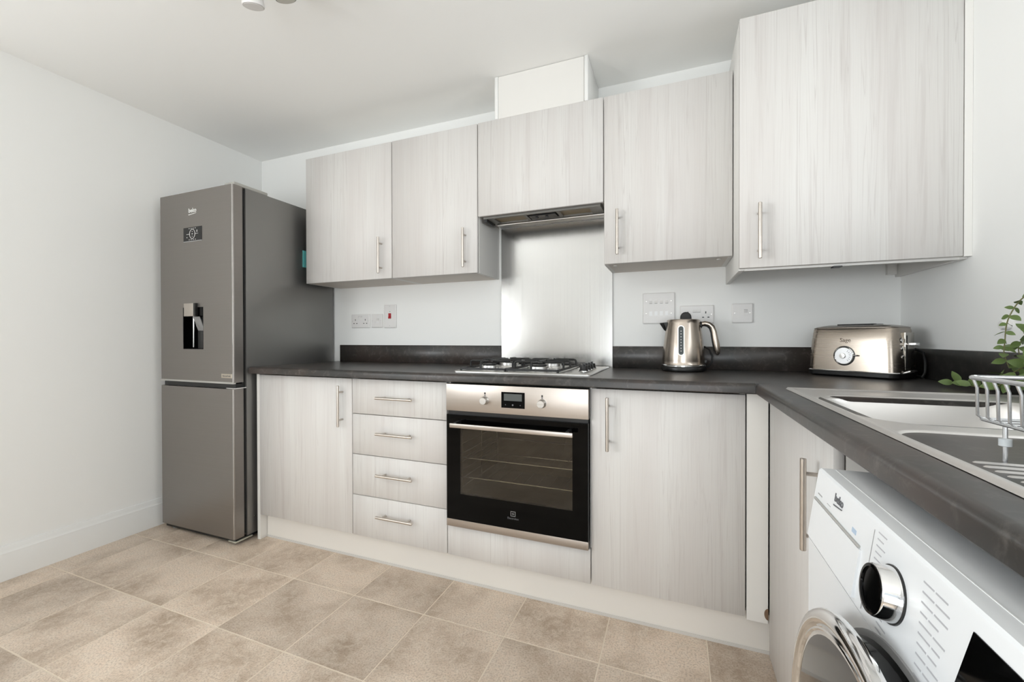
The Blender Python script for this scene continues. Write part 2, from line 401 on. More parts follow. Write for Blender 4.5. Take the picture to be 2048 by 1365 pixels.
# window over the sink (outside the picture, right wall)
w = structure(obj('window_1', (lambda b: (box(b, XR + 0.05, XR + 0.10, WY0, WY0 + 0.05, WZ0, WZ1), box(b, XR + 0.05, XR + 0.10, WY1 - 0.05, WY1, WZ0, WZ1),
      box(b, XR + 0.05, XR + 0.10, WY0, WY1, WZ0, WZ0 + 0.05), box(b, XR + 0.05, XR + 0.10, WY0, WY1, WZ1 - 0.05, WZ1), box(b, XR + 0.055, XR + 0.095, 0.70, 0.745, WZ0, WZ1), b)[-1])(BM()), UPVC, smooth=False))
obj('pane', bx(XR + 0.072, XR + 0.078, WY0 + 0.05, 0.70, WZ0 + 0.05, WZ1 - 0.05), PANE, w, smooth=False)
obj('pane', bx(XR + 0.072, XR + 0.078, 0.745, WY1 - 0.05, WZ0 + 0.05, WZ1 - 0.05), PANE, w, smooth=False)
obj('window_sill', bx(XR - 0.02, XR + 0.05, WY0 + 0.001, WY1 - 0.001, WZ0, WZ0 + 0.018, bev=0.004), UPVC, w)
# unseen left-wall window, added to let in the side light
b = BM(); a0, a1 = XL - 0.10, XL - 0.05
for y in (LY0, -1.050, LY1 - 0.05): box(b, a0, a1, y, y + 0.05, LZ0, LZ1)
box(b, a0, a1, LY0, LY1, LZ0, LZ0 + 0.05); box(b, a0, a1, LY0, LY1, LZ1 - 0.05, LZ1)
w = structure(obj('added_side_window', b, UPVC, smooth=False))
obj('pane', bx(XL - 0.078, XL - 0.072, LY0 + 0.05, -1.050, LZ0 + 0.05, LZ1 - 0.05), PANE, w, smooth=False)
obj('pane', bx(XL - 0.078, XL - 0.072, -1.000, LY1 - 0.05, LZ0 + 0.05, LZ1 - 0.05), PANE, w, smooth=False)
obj('window_sill', bx(XL - 0.05, XL + 0.03, LY0 + 0.001, LY1 - 0.001, LZ0, LZ0 + 0.018, bev=0.004), UPVC, w)
# unseen glazed garden door, added behind the camera as a light source
b = BM()
for x in (DX0, -0.085, DX1 - 0.07): box(b, x, x + 0.07, YR - 0.10, YR - 0.04, 0, DZ1)
box(b, DX0, DX1, YR - 0.10, YR - 0.04, 0, 0.09); box(b, DX0, DX1, YR - 0.10, YR - 0.04, DZ1 - 0.08, DZ1)
dr = structure(obj('added_garden_door', b, UPVC, smooth=False))
obj('pane', bx(DX0 + 0.07, -0.085, YR - 0.073, YR - 0.067, 0.09, DZ1 - 0.08), PANE, dr, smooth=False)
obj('pane', bx(-0.015, DX1 - 0.07, YR - 0.073, YR - 0.067, 0.09, DZ1 - 0.08), PANE, dr, smooth=False)

# ------------------------------------------------------------------ bar handles (shared mesh data)
def bar_handle(vertical, L_=0.190, post=0.128, out=0.031, r=0.006):
    b = BM()
    P = (lambda s, o: (0, -o, s)) if vertical else (lambda s, o: (s, -o, 0))
    tube(b, [P(-L_ / 2, out), P(-L_ / 2 + 0.001, out), P(L_ / 2 - 0.001, out), P(L_ / 2, out)], r, 14, radii=[r * 0.88, r, r, r * 0.88])
    for s in (-post / 2, post / 2): cyl(b, P(s, 0), P(s, out), 0.0042, 10)
    me = to_mesh('bar_handle', b); me.materials.append(NICKEL); return me
HV, HH = bar_handle(True), bar_handle(False)

# x stations of the back run
XB = [-1.986, -1.386, -0.886, -0.286, 0.214]
DF, DT = 1.526, 0.018                     # door face y and thickness
ZDB, ZDT = 0.131, 0.849                   # base door bottom / top
G = 0.0022
def panel(name, x0, x1, y0, z0, z1, parent, m=None, t=DT, label=None):
    return obj(name, bx(x0, x1, y0, y0 + t, z0, z1, bev=0.0012, seg=1), m or WOOD, parent, angle=50, label=label)
def carcass(name, x0, x1, y0, y1, z0, z1, parent, open_front=False, m=None):
    b = BM(); t = 0.016
    box(b, x0, x0 + t, y0, y1, z0, z1); box(b, x1 - t, x1, y0, y1, z0, z1)
    box(b, x0 + t, x1 - t, y0, y1, z0, z0 + t)
    box(b, x0 + t, x1 - t, y1 - 0.006, y1, z0 + t, z1)
    return obj(name, b, m or CARC, parent, smooth=False)

BASEG, WALLG = 'base cabinets under the dark worktop', 'wall cabinets along the back wall'
# left base cabinet
t = thing('base_cabinet', 'whitewashed wood single-door base cabinet next to the tall fridge', 'cabinet', (XB[0], 1.80, 0), group=BASEG)
carcass('carcass', XB[0], XB[1] - 0.001, DF + DT + 0.002, YB - 0.02, 0.134, 0.853, t)
obj('end_panel', bx(XB[0] - 0.020, XB[0] - 0.001, DF + 0.001, YB - 0.004, 0, 0.854, bev=0.001, seg=1), CARC, t, label='plain white end panel reaching the floor')
d = panel('door', XB[0] + G * 0.3, XB[1] - G, DF, ZDB, ZDT, t)
inst('handle', HV, d, (-1.441, DF, 0.722))
# drawer unit
t = thing('drawer_unit', 'whitewashed wood base unit with four drawers left of the oven', 'cabinet', (-1.136, 1.80, 0), group=BASEG)
carcass('carcass', XB[1], XB[2] - 0.001, DF + DT + 0.002, YB - 0.02, 0.134, 0.853, t)
zs = [ZDB, 0.317, 0.5035, 0.689, ZDT]
for k in range(4):
    d = panel('drawer_front', XB[1] + G, XB[2] - G, DF, zs[k] + (0.0016 if k else 0), zs[k + 1] - (0.0016 if k < 3 else 0), t)
    inst('handle', HH, d, (-1.136, DF, [0.243, 0.427, 0.611, 0.770][k]))
# oven housing
t = thing('oven_housing', 'white carcass around the oven with a wood-effect filler below it', 'cabinet', (-0.586, 1.80, 0), group=BASEG)
b = BM(); Y1 = YB - 0.02
box(b, XB[2], XB[2] + 0.007, DF + DT + 0.002, Y1, 0.134, 0.853); box(b, XB[3] - 0.006, XB[3] - 0.001, DF + DT + 0.002, Y1, 0.134, 0.853)
box(b, XB[2] + 0.007, XB[3] - 0.006, DF + DT + 0.002, Y1, 0.243, 0.258)
obj('carcass', b, CARC, t, smooth=False)
panel('filler_panel', XB[2] + G, XB[3] - G, DF, ZDB, 0.258, t)
# right base cabinet
t = thing('base_cabinet', 'whitewashed wood single-door base cabinet right of the oven', 'cabinet', (-0.036, 1.80, 0), group=BASEG)
carcass('carcass', XB[3], XB[4], DF + DT + 0.002, YB - 0.02, 0.134, 0.853, t)
d = panel('door', XB[3] + G, XB[4] - G, DF, ZDB, ZDT, t)
inst('handle', HV, d, (-0.223, DF, 0.727))
obj('corner_post', bx(XB[4] + 0.002, 0.2765, DF + 0.001, DF + 0.017, 0.122, 0.853, bev=0.0008, seg=1), CARC, t, label='plain white corner post')
b = BM(); pts = [(0.2764, 0.135)] + [(0.2764 - 0.011 * math.sin(R(a)), 0.153 - 0.018 * math.cos(R(a))) for a in range(20, 180, 20)] + [(0.2764, 0.171)]
prism(b, pts, DF - 0.0016, DF + 0.001, 'y')
obj('cut_notch', b, BROWN, t, label='rough brown notch cut into the corner post')
# plinth
t = thing('plinth', 'long white plinth board under the back row of cabinets', 'plinth', (-0.85, 1.58, 0))
obj('board', bx(XB[0] + 0.002, 0.29, 1.567, 1.583, 0.004, 0.129), PLINTH, t, smooth=False)
obj('seal_strip', bx(XB[0] + 0.002, 0.29, 1.5645, 1.567, 0.0, 0.011), mat('plinth_seal', lin(205, 202, 198), 0.4, var=0.02), t, smooth=False)

# right-hand base cabinet under the sink (door faces -x)
RX = 0.278
t = thing('base_cabinet', 'whitewashed wood sink cabinet on the right beside the washing machine', 'cabinet', (0.55, 1.235, 0), group=BASEG)
b = BM(); x0, x1, y0, y1, z0, z1 = RX + 0.021, 0.80, 0.957, 1.523, 0.134, 0.853
box(b, x0, x1, y0, y0 + 0.016, z0, z1); box(b, x0, x1, y1 - 0.016, y1, z0, z1); box(b, x0, x1, y0 + 0.016, y1 - 0.016, z0, z0 + 0.016)
obj('carcass', b, CARC, t, smooth=False)
d = obj('door', bx(RX, RX + 0.019, 0.955, 1.516, 0.0285, ZDT, bev=0.0012, seg=1), WOOD, t, angle=50)
inst('handle', HV, d, (RX, 1.0225, 0.688), rot=(0, 0, -math.pi / 2))
obj('kickboard', bx(RX + 0.045, RX + 0.061, 0.957, 1.56, 0.0, 0.124), PLINTH, t, smooth=False)

# ------------------------------------------------------------------ worktop (L-shaped, rounded nosing, cut-out for the sink bowl)
ZT, ZU = 0.890, 0.8565
FY, FX = 1.488, 0.2345
SX0, SX1, SY0, SY1 = 0.316, 0.705, 0.872, 1.240      # bowl opening
def nosing(e, inner, sgn=1):
    """profile (depth, z): rounded front edge at e, going back to inner"""
    r, n = 0.013, 6; p = [(inner, ZU), (e + sgn * 0.003, ZU), (e, ZU + 0.003)]
    for i in range(n + 1):
        a = R(90 * i / n); p.append((e + sgn * (r - r * math.cos(a)), ZT - r + r * math.sin(a)))
    return p + [(inner, ZT)]
b = BM()
prism(b, nosing(FY, FY + 0.04), XB[0] - 0.026, FX, 'x')
box(b, XB[0] - 0.026, FX, FY + 0.04, YB - 0.001, ZU, ZT)
# right run
pr = nosing(FX, FX + 0.04)
loft(b, [[(q[0], 0.12, q[1]) for q in pr], [(q[0], FY, q[1]) for q in pr]])
prism(b, nosing(FX, FX + 0.04), FY, FY + 0.012, 'y')
e = 0.010
box(b, FX + 0.04, SX0 + e, 0.12, FY, ZU, ZT); box(b, SX1 - e, XR - 0.001, 0.12, FY, ZU, ZT)
box(b, SX0 + e, SX1 - e, 0.12, SY0 + e, ZU, ZT); box(b, SX0 + e, SX1 - e, SY1 - e, FY, ZU, ZT)
box(b, FX, XR - 0.001, FY, YB - 0.001, ZU, ZT)
wt = obj('worktop', b, SLATE, angle=40)
tag(wt, 'dark slate-effect L-shaped worktop running along both walls', 'worktop')
obj('joint_strip', bx(FX - 0.0008, FX + 0.0012, FY - 0.0012, FY + 0.02, ZU + 0.001, ZT - 0.004), mat('joint_strip_dark', lin(46, 44, 42), 0.4, var=0.05), wt, smooth=False)
UPG = 'dark upstands behind the worktop'
def upstand(label, *bb):
    return tag(obj('worktop_upstand', bx(*bb, bev=0.001, seg=1), SLATE, angle=50), label, 'upstand', UPG)
upstand('dark slate upstand left of the steel splashback, behind the hob', -1.982, -0.872, YB - 0.0135, YB - 0.0005, ZT, 0.9935)
upstand('dark slate upstand behind the kettle, right of the steel splashback', -0.283, XR - 0.0005, YB - 0.0135, YB - 0.0005, ZT, 0.9935)
upstand('dark slate upstand on the right wall behind the toaster and plant', XR - 0.0135, XR - 0.0005, 0.12, YB - 0.014, ZT, 0.9935)
tag(obj('steel_splashback', bx(-0.871, -0.2845, YB - 0.0095, YB - 0.0005, ZT, 1.620), SPLASH, smooth=False), 'brushed steel splashback panel on the wall behind the hob', 'splashback')

# ------------------------------------------------------------------ wall cabinets
UF, ZUB, ZUT = 1.8213, 1.3512, 2.0678
def wall_cab(x0, x1, label, hx, lx=0.0, hz=1.472):
    t = thing('wall_cabinet', label, 'cabinet', ((x0 + x1) / 2, 1.95, ZUB), group=WALLG)
    b = BM(); tt = 0.016; y0, y1 = UF + DT + 0.002, YB - 0.001
    box(b, x0, x0 + tt, y0, y1, ZUB, ZUT); box(b, x1 - tt, x1, y0, y1, ZUB, ZUT); box(b, x0 + tt, x1 - tt, y0, y1, ZUT - tt, ZUT)
    box(b, x0 + tt, x1 - tt, y1 - 0.006, y1, ZUB + 0.02, ZUT - tt)
    obj('carcass', b, CARC, t, smooth=False)
    obj('bottom_panel', bx(x0 + tt, x1 - tt, y0, y1, ZUB + 0.0005, ZUB + 0.016), UNDER, t, smooth=False)
    d = panel('door', x0 + G, x1 - G, UF, ZUB, ZUT, t)
    inst('handle', HV, d, (hx, UF, hz))
    return t
wall_cab(XB[0], XB[1] - 0.0005, 'whitewashed wall cabinet nearest the fridge, leftmost of the wall cabinets', -1.451)
wall_cab(XB[1] + 0.0005, XB[2] - 0.0005, 'whitewashed wall cabinet between the leftmost cabinet and the extractor hood', -0.952)
t3 = wall_cab(XB[3] + 0.0005, XB[4] - 0.004, 'whitewashed wall cabinet between the extractor hood and the big corner cabinet', -0.226, hz=1.479)
for x in (-0.245, 0.165): obj('underside_screw_cap', lathe(BM(), [(0.008, -0.0022), (0.008, 0.001)], 12, (x, 1.88, ZUB)), CARC, t3)
# hood cabinet
ZHB = 1.6199
t = thing('hood_cabinet', 'short whitewashed wall cabinet hiding the extractor above the hob', 'cabinet', (-0.586, 1.95, ZHB), group=WALLG)
b = BM(); y0, y1 = UF + DT + 0.002, YB - 0.001; tt = 0.016
x0, x1 = XB[2] + 0.0005, XB[3] - 0.0005
box(b, x0, x0 + tt, y0, y1, 1.632, ZUT); box(b, x1 - tt, x1, y0, y1, 1.632, ZUT); box(b, x0 + tt, x1 - tt, y0, y1, ZUT - tt, ZUT)
obj('carcass', b, CARC, t, smooth=False)
panel('door', XB[2] + G, XB[3] - G, UF, ZHB, ZUT + 0.001, t)
# extractor hood
HX0, HX1 = XB[2] + 0.018, XB[3] - 0.018
t = thing('extractor_hood', 'grey built-in extractor hood tucked under the short wall cabinet', 'extractor hood', (-0.586, 1.95, 1.60))
GREYM = mat('hood_grey', lin(128, 126, 121), 0.4, 0.3, var=0.03)
b = BM()
box(b, HX0, HX1, 1.846, 2.078, 1.632, 1.78)
obj('housing', b, GREYM, t, smooth=False)
# bottom tray: rim frame with three recesses
b = BM()
zt0, zt1 = 1.612, 1.632; ya_, yb_ = 1.848, 1.965
xs = [HX0 + 0.05, HX0 + 0.20, HX0 + 0.215, HX0 + 0.36, HX0 + 0.375, HX1 - 0.05]
box(b, HX0, HX1, ya_, ya_ + 0.012, zt0, zt1); box(b, HX0, HX1, yb_ - 0.014, yb_, zt0, zt1)
for a0, a1 in ((HX0, xs[0]), (xs[1], xs[2]), (xs[3], xs[4]), (xs[5], HX1)): box(b, a0, a1, ya_ + 0.012, yb_ - 0.014, zt0, zt1)
obj('underside_frame', b, GREYM, t, smooth=False)
for a0, a1 in ((xs[0], xs[1]), (xs[4], xs[5])): obj('lamp_lens', bx(a0, a1, ya_ + 0.012, yb_ - 0.014, 1.620, 1.630), LENS, t, smooth=False)
obj('control_panel', bx(xs[2] + 0.008, xs[3] - 0.008, ya_ + 0.03, yb_ - 0.032, 1.610, 1.628), BLACK, t, smooth=False)
for k in range(2): obj('slider_button', bx(xs[2] + 0.035 + 0.05 * k, xs[2] + 0.047 + 0.05 * k, 1.896, 1.910, 1.605, 1.611, bev=0.001), BLACK, t)
obj('front_rail', cyl(BM(), (HX0 + 0.03, 1.955, 1.606), (HX1, 1.955, 1.606), 0.0055, 12), STEEL, t)
obj('grease_filter', bx(HX0, HX1, 1.968, 2.077, 1.622, 1.631), brushed('filter_mesh', (0.5, 0.5, 0.49, 1), 0.4, (300, 300, 4), 0.2, 0.05), t, smooth=False)
obj('visor_hinge', bx(HX0 + 0.004, HX0 + 0.018, 1.852, 1.952, 1.598, 1.612), BLACK, t, smooth=False)
# boxing above the hood
t = thing('duct_boxing', 'white boxed-in duct between hood cabinet and ceiling', 'duct box', (-0.573, 1.95, 2.07))
obj('front_panel', bx(-0.777, -0.371, 1.8235, 1.839, ZUT + 0.002, ZC - 0.002), CARC, t, smooth=False)
for x in (-0.795, -0.369): obj('side_panel', bx(x, x + 0.0165, 1.8205, YB - 0.001, ZUT + 0.002, ZC - 0.001, bev=0.0008, seg=1), TRIM, t, angle=50)
# boiler cabinet in the corner
t = thing('corner_wall_cabinet', 'largest whitewashed wall cabinet, deep and tall in the right corner', 'cabinet', (0.52, 1.88, 1.28), group=WALLG)
BF, BZ0, BZ1 = 1.6635, 1.2777, 2.152
d = panel('door', 0.2115, 0.8065, BF, BZ0, BZ1, t)
inst('handle', HV, d, (0.270, BF, 1.399))
for x0, x1 in ((0.2115, 0.2295), (0.8095, 0.8275)):
    obj('side_panel', bx(x0, x1, BF + DT + 0.003, YB - 0.001, 1.2715, BZ1, bev=0.0008, seg=1), CARC, t, angle=50)
obj('filler_strip', bx(0.8088, 0.8275, BF + 0.001, BF + DT, BZ0 - 0.001, BZ1), CARC, t, smooth=False)
obj('front_rail', bx(0.2297, 0.8093, BF + DT + 0.004, BF + DT + 0.022, 1.2705, 1.33), CARC, t, smooth=False)
obj('top_panel', bx(0.2297, 0.8093, BF + DT + 0.004, YB - 0.001, BZ1 - 0.018, BZ1), CARC, t, smooth=False)
obj('fixing_batten', bx(0.780, 0.8093, YB - 0.02, YB - 0.001, 1.281, 1.325), CARC, t, smooth=False)
obj('door_catch', bx(0.489, 0.513, BF + 0.012, BF + 0.040, 1.2655, 1.2705, bev=0.001), BLACK, t)

# ------------------------------------------------------------------ oven
t = thing('built_in_oven', 'stainless steel and black glass oven built in below the hob', 'oven', (-0.584, 1.80, 0.26))
OX0, OX1, OY = -0.8785, -0.291, 1.506
fa = obj('control_fascia', bx(OX0, OX1, OY, OY + 0.03, 0.7375, 0.847, bev=0.0015), OVENSTEEL, t)
for x in (-0.7025, -0.4655):
    b = lathe(BM(), [(0.0168, 0.0), (0.0168, -0.004), (0.0152, -0.006), (0.0145, -0.021), (0.0135, -0.0225), (0.0, -0.0225)], 28, (x, OY, 0.7865), 'y')
    obj('knob', b, STEEL, fa)
    obj('indicator_mark', bx(x - 0.003, x + 0.003, OY - 0.0006, OY, 0.811, 0.8185), BLACK, fa, smooth=False)
    obj('function_symbol', bx(x - 0.003, x + 0.003, OY - 0.0004, OY, 0.805, 0.8095), DARKP, fa, smooth=False)
dp = obj('display_panel', bx(-0.6315, -0.535, OY - 0.0016, OY, 0.7625, 0.824), BGLOSS, fa, smooth=False)
obj('screen', bx(-0.6205, -0.546, OY - 0.0022, OY - 0.0016, 0.7905, 0.8175), LCD, dp, smooth=False)
for x in (-0.614, -0.584, -0.553): obj('touch_mark', lathe(BM(), [(0.0035 if x == -0.584 else 0.002, 0), (0.0, -0.0003)], 12, (x, OY - 0.0017, 0.7745), 'y'), DARKP, dp)
# cavity
b = BM(); cx0, cx1, cy0, cy1, cz0, cz1 = -0.832, -0.336, 1.535, 1.94, 0.372, 0.700
box(b, cx0 - 0.01, cx0, cy0, cy1, cz0, cz1); box(b, cx1, cx1 + 0.01, cy0, cy1, cz0, cz1)
box(b, cx0, cx1, cy0, cy1, cz0 - 0.01, cz0); box(b, cx0, cx1, cy0, cy1, cz1, cz1 + 0.01); box(b, cx0, cx1, cy1, cy1 + 0.01, cz0, cz1)
obj('cavity', b, CAVITY, t, smooth=False)
obj('fan_cover', lathe(BM(), [(0.10, 0), (0.10, -0.01), (0.03, -0.016), (0.0, -0.016)], 32, (-0.584, cy1, 0.54), 'y'), CAVITY, t)
for z in (0.455, 0.535):
    b = BM()
    tube(b, [(cx0 + 0.012, cy0 + 0.015, z), (cx1 - 0.012, cy0 + 0.015, z), (cx1 - 0.012, cy1 - 0.02, z), (cx0 + 0.012, cy1 - 0.02, z)], 0.0030, 8, closed=True)
    for k in range(1, 9):
        x = cx0 + 0.012 + (cx1 - cx0 - 0.024) * k / 9; cyl(b, (x, cy0 + 0.015, z), (x, cy1 - 0.02, z), 0.0014, 6)
    obj('wire_shelf', b, CHROME, t)
for x in (cx0 + 0.005, cx1 - 0.005):
    b = BM()
    for z in (0.42, 0.455, 0.49, 0.525, 0.56, 0.60): cyl(b, (x, cy0 + 0.01, z - 0.006), (x, cy1 - 0.03, z - 0.006), 0.0022, 6)
    for y in (cy0 + 0.01, cy0 + 0.2, cy1 - 0.03): cyl(b, (x, y, 0.40), (x, y, 0.62), 0.0022, 6)
    obj('shelf_runner', b, CHROME, t)
# door: black glass frame around the window, clear pane, trim and bar
ZD0, ZD1 = 0.2925, 0.7215
wx0, wx1, wz0, wz1 = -0.815, -0.350, 0.398, 0.668
b = BM()
box(b, OX0 + 0.002, wx0, OY, OY + 0.02, ZD0, ZD1); box(b, wx1, OX1 - 0.002, OY, OY + 0.02, ZD0, ZD1)
box(b, wx0, wx1, OY, OY + 0.02, ZD0, wz0); box(b, wx0, wx1, OY, OY + 0.02, wz1, ZD1)
do = obj('door', b, BGLOSS, t, smooth=False, label='black glass oven door')
obj('window_pane', bx(wx0, wx1, OY + 0.001, OY + 0.004, wz0, wz1), OVENGLASS, do, smooth=False)
obj('bottom_trim', bx(OX0 + 0.001, OX1 - 0.001, OY, OY + 0.022, 0.262, ZD0 - 0.0005, bev=0.001), OVENSTEEL, do)
obj('vent_slot', bx(OX0 + 0.004, OX1 - 0.004, OY + 0.012, OY + 0.03, 0.722, 0.737), BLACK, t, smooth=False)
h = obj('handle', bx(-0.836, -0.3385, OY - 0.050, OY - 0.041, 0.6785, 0.6955, bev=0.0025), OVENSTEEL, do)
for x in (-0.822, -0.366): obj('bracket', bx(x, x + 0.014, OY - 0.043, OY + 0.001, 0.681, 0.698, bev=0.002), BLACK, h)
b = BM(); lx, lz = -0.584, 0.352
for a in ((-.010, .010, .008, .0098), (-.010, .010, -.0098, -.008), (-.010, -.0082, -.0098, .0098), (.0082, .010, -.0098, .0098), (-.0008, .0008, -.005, .005), (-.005, .005, -.0008, .0008)):
    box(b, lx + a[0], lx + a[1], OY - 0.0005, OY, lz + a[2], lz + a[3])
obj('emblem', b, GREYP, do, smooth=False)
text('brand_lettering', 'Electrolux', 0.0115, (lx, OY - 0.0004, lz - 0.0215), FACE_Y, DARKP, do)

# ------------------------------------------------------------------ gas hob
t = thing('gas_hob', 'stainless steel gas hob with black pan supports set in the worktop', 'hob', (-0.588, 1.815, ZT))
hx0, hx1, hy0, hy1 = -0.882, -0.294, 1.572, 2.050
b = BM()
loft(b, [[(x, y, z) for x, y in rrect((hx1 - hx0) / 2 - i, (hy1 - hy0) / 2 - i, 0.012, 4, (hx0 + hx1) / 2, (hy0 + hy1) / 2)] for i, z in ((0, ZT), (0, ZT + 0.003), (0.003, ZT + 0.006), (0.018, ZT + 0.0065), (0.022, ZT + 0.0048))])
obj('tray', b, STEEL, t)
ZH = ZT + 0.005
burn = [(-0.765, 1.690, 0.034), (-0.765, 1.925, 0.043), (-0.540, 1.690, 0.040), (-0.540, 1.925, 0.034)]
for x, y, r in burn:
    bu = obj('burner', lathe(BM(), [(r + 0.016, 0), (r + 0.014, 0.005), (r + 0.006, 0.007), (r + 0.005, 0.019), (r, 0.0205), (0.004, 0.0205)], 28, (x, y, ZH)), STEEL, t)
    obj('burner_cap', lathe(BM(), [(r - 0.004, 0.0205), (r - 0.002, 0.0225), (r - 0.004, 0.0260), (0.002, 0.0270)], 28, (x, y, ZH)), ENAMEL, bu)
    cyl_ = cyl(BM(), (x + r + 0.006, y - 0.01, ZH), (x + r + 0.006, y - 0.01, ZH + 0.014), 0.0025, 8)
    obj('spark_electrode', cyl_, WHITEP, bu)
def support(x0, x1, y0, y1, cs):
    b = BM(); z = ZH + 0.038; r = 0.0048
    # low frame resting on the tray
    for y in (y0, y1): box(b, x0, x1, y - 0.004, y + 0.004, ZH + 0.0045, ZH + 0.0135)
    for x in (x0, x1): box(b, x - 0.004, x + 0.004, y0, y1, ZH + 0.0045, ZH + 0.0135)
    for x in (x0, x1):
        for y in (y0, y1): cyl(b, (x, y, ZH), (x, y, ZH + 0.006), 0.005, 8)
    def hoop(p, q):
        p, q = Vector(p), Vector(q); d = (q - p).normalized(); k = 0.009
        pts = [p + Vector((0, 0, ZH + 0.009)), p + Vector((0, 0, z - k)), p + d * k * 0.3 + Vector((0, 0, z - k * 0.3)), p + d * k + Vector((0, 0, z)), q + Vector((0, 0, z))]
        tube(b, pts, r, 8)
    xm = (x0 + x1) / 2
    for cx, cy in cs:
        for (px, py) in ((x0, cy), (x1, cy)):
            dx = 0.020 if px < cx else -0.020
            hoop((px, py, 0), (cx - dx, cy, 0))
        ye = y0 if cy < (y0 + y1) / 2 else y1
        hoop((cx, ye, 0), (cx, cy + (-0.02 if ye < cy else 0.02), 0))
    ym = (y0 + y1) / 2
    tube(b, [(x0, ym, ZH + 0.009), (x0, ym, z - 0.008), (x0 + 0.008, ym, z), (x1 - 0.008, ym, z), (x1, ym, z - 0.008), (x1, ym, ZH + 0.009)], r, 8)
    for cx, cy in cs: cyl(b, (cx, ym, z), (cx, cy + (0.02 if cy < ym else -0.02), z), r, 8)
    return b
obj('pan_support', support(-0.858, -0.655, 1.598, 2.020, [(-0.765, 1.690), (-0.765, 1.925)]), ENAMEL, t)
obj('pan_support', support(-0.645, -0.430, 1.598, 2.020, [(-0.540, 1.690), (-0.540, 1.925)]), ENAMEL, t)
for k in range(4):
    y = 1.735 + k * 0.062
    kn = obj('control_knob', lathe(BM(), [(0.019, 0), (0.019, 0.005), (0.0165, 0.008), (0.015, 0.020), (0.014, 0.0225), (0.002, 0.023)], 24, (-0.355, y, ZH)), BLACK, t)
    obj('knob_grip', bx(-0.355 - 0.0035, -0.355 + 0.0035, y - 0.014, y + 0.014, ZH + 0.021, ZH + 0.031, bev=0.002), BLACK, kn)
    obj('knob_ring', lathe(BM(), [(0.0215, 0), (0.0215, 0.003), (0.019, 0.0035)], 24, (-0.355, y, ZH - 0.0004)), CHROME, kn)

# ------------------------------------------------------------------ wall sockets and switches
SOCK = 'white sockets and switches above the worktop'
SY = YB - 0.0088
def plate(name, label, cat, x0, x1, z0, z1):
    t = thing(name, label, cat, ((x0 + x1) / 2, YB, (z0 + z1) / 2), group=SOCK)
    b = BM(); hx, hz, cx, cz = (x1 - x0) / 2, (z1 - z0) / 2, (x0 + x1) / 2, (z0 + z1) / 2
    rings = [[(x, y, z) for x, z in rrect(hx - i, hz - i, 0.004, 3, cx, cz)] for y, i in ((YB - 0.0004, 0), (SY + 0.003, 0), (SY, 0.004))]
    obj('face_plate', loft(b, rings), WHITEP, t, angle=25)
    return t
def screw(t, x, z):
    s = obj('screw', lathe(BM(), [(0.0033, 0.001), (0.0033, -0.0004), (0.002, -0.0008)], 10, (x, SY, z), 'y'), STEEL, t)
def pins(t, x, z):
    for dx, dz, w, h in ((0, 0.0095, 0.0022, 0.005), (-0.011, -0.0125, 0.0042, 0.0022), (0.011, -0.0125, 0.0042, 0.0022)):
        obj('pin_hole', bx(x + dx - w, x + dx + w, SY - 0.0004, SY + 0.0015, z + dz - h, z + dz + h), BLACK, t, smooth=False)
def rocker(t, x, z, w=0.0058, h=0.011, m=None, tilt=1):
    b = BM()
    prism(b, [(SY + 0.001, z - h), (SY - 0.002 - 0.0025 * (tilt < 0), z - h), (SY - 0.0012, z), (SY - 0.002 - 0.0025 * (tilt > 0), z + h), (SY + 0.001, z + h)], x - w, x + w, 'x')
    o = obj('rocker_switch', b, m or WHITEP, t, smooth=False)
    obj('rocker_gap', bx(x - w, x + w, SY - 0.0006, SY + 0.001, z + tilt * h - 0.0 - (0.0012 if tilt < 0 else 0), z + tilt * h + (0.0012 if tilt > 0 else 0)), DARKP, t, smooth=False)
t = plate('double_socket', 'white double plug socket, farthest left, near the fridge', 'socket', -1.893, -1.753, 1.100, 1.185)
for x in (-1.861, -1.785): pins(t, x, 1.140)
for x in (-1.832, -1.814): rocker(t, x, 1.160)
for x in (-1.884, -1.762): screw(t, x, 1.142)
t = plate('fused_switch', 'small square white switch between the left double socket and the cooker switch', 'switch', -1.741, -1.657, 1.100, 1.183)
rocker(t, -1.689, 1.140, 0.009, 0.013); obj('fuse_carrier', bx(-1.722, -1.708, SY - 0.0012, SY + 0.001, 1.126, 1.142), WHITEP, t, smooth=False)
for x in (-1.731, -1.667): screw(t, x, 1.142)
t = plate('cooker_switch', 'tall white cooker switch with a red rocker', 'switch', -1.6435, -1.557, 1.097, 1.238)
rocker(t, -1.601, 1.170, 0.0095, 0.0155, RED, -1)
obj('indicator_lamp', lathe(BM(), [(0.003, 0.001), (0.003, -0.0006), (0.001, -0.001)], 10, (-1.600, SY, 1.196), 'y'), GREYP, t)
for z in (1.111, 1.228): screw(t, -1.6005, z)
t = plate('grid_switch', 'large square white appliance switch panel behind the kettle spout', 'switch', -0.143, 0.0005, 1.1005, 1.2465)
for k in range(4):
    rocker(t, -0.1065 + 0.0235 * k, 1.208, 0.0062, 0.0115, tilt=-1)
    obj('label_window', bx(-0.1065 + 0.0235 * k - 0.0068, -0.1065 + 0.0235 * k + 0.0068, SY - 0.0008, SY + 0.001, 1.139, 1.159), UPVC, t, smooth=False)
for x in (-0.127, -0.0155):
    for z in (1.207, 1.149): screw(t, x, z)
t = plate('double_socket', 'white double plug socket partly hidden by the kettle', 'socket', 0.0215, 0.164, 1.0975, 1.182)
for x in (0.0555, 0.130): pins(t, x, 1.139)
for x in (0.0836, 0.1006): rocker(t, x, 1.162, 0.0080, 0.0115, tilt=-1)
for x in (0.031, 0.1535): screw(t, x, 1.140)
t = plate('fused_switch', 'small square white switch by itself right of the kettle', 'switch', 0.2355, 0.3185, 1.0985, 1.185)
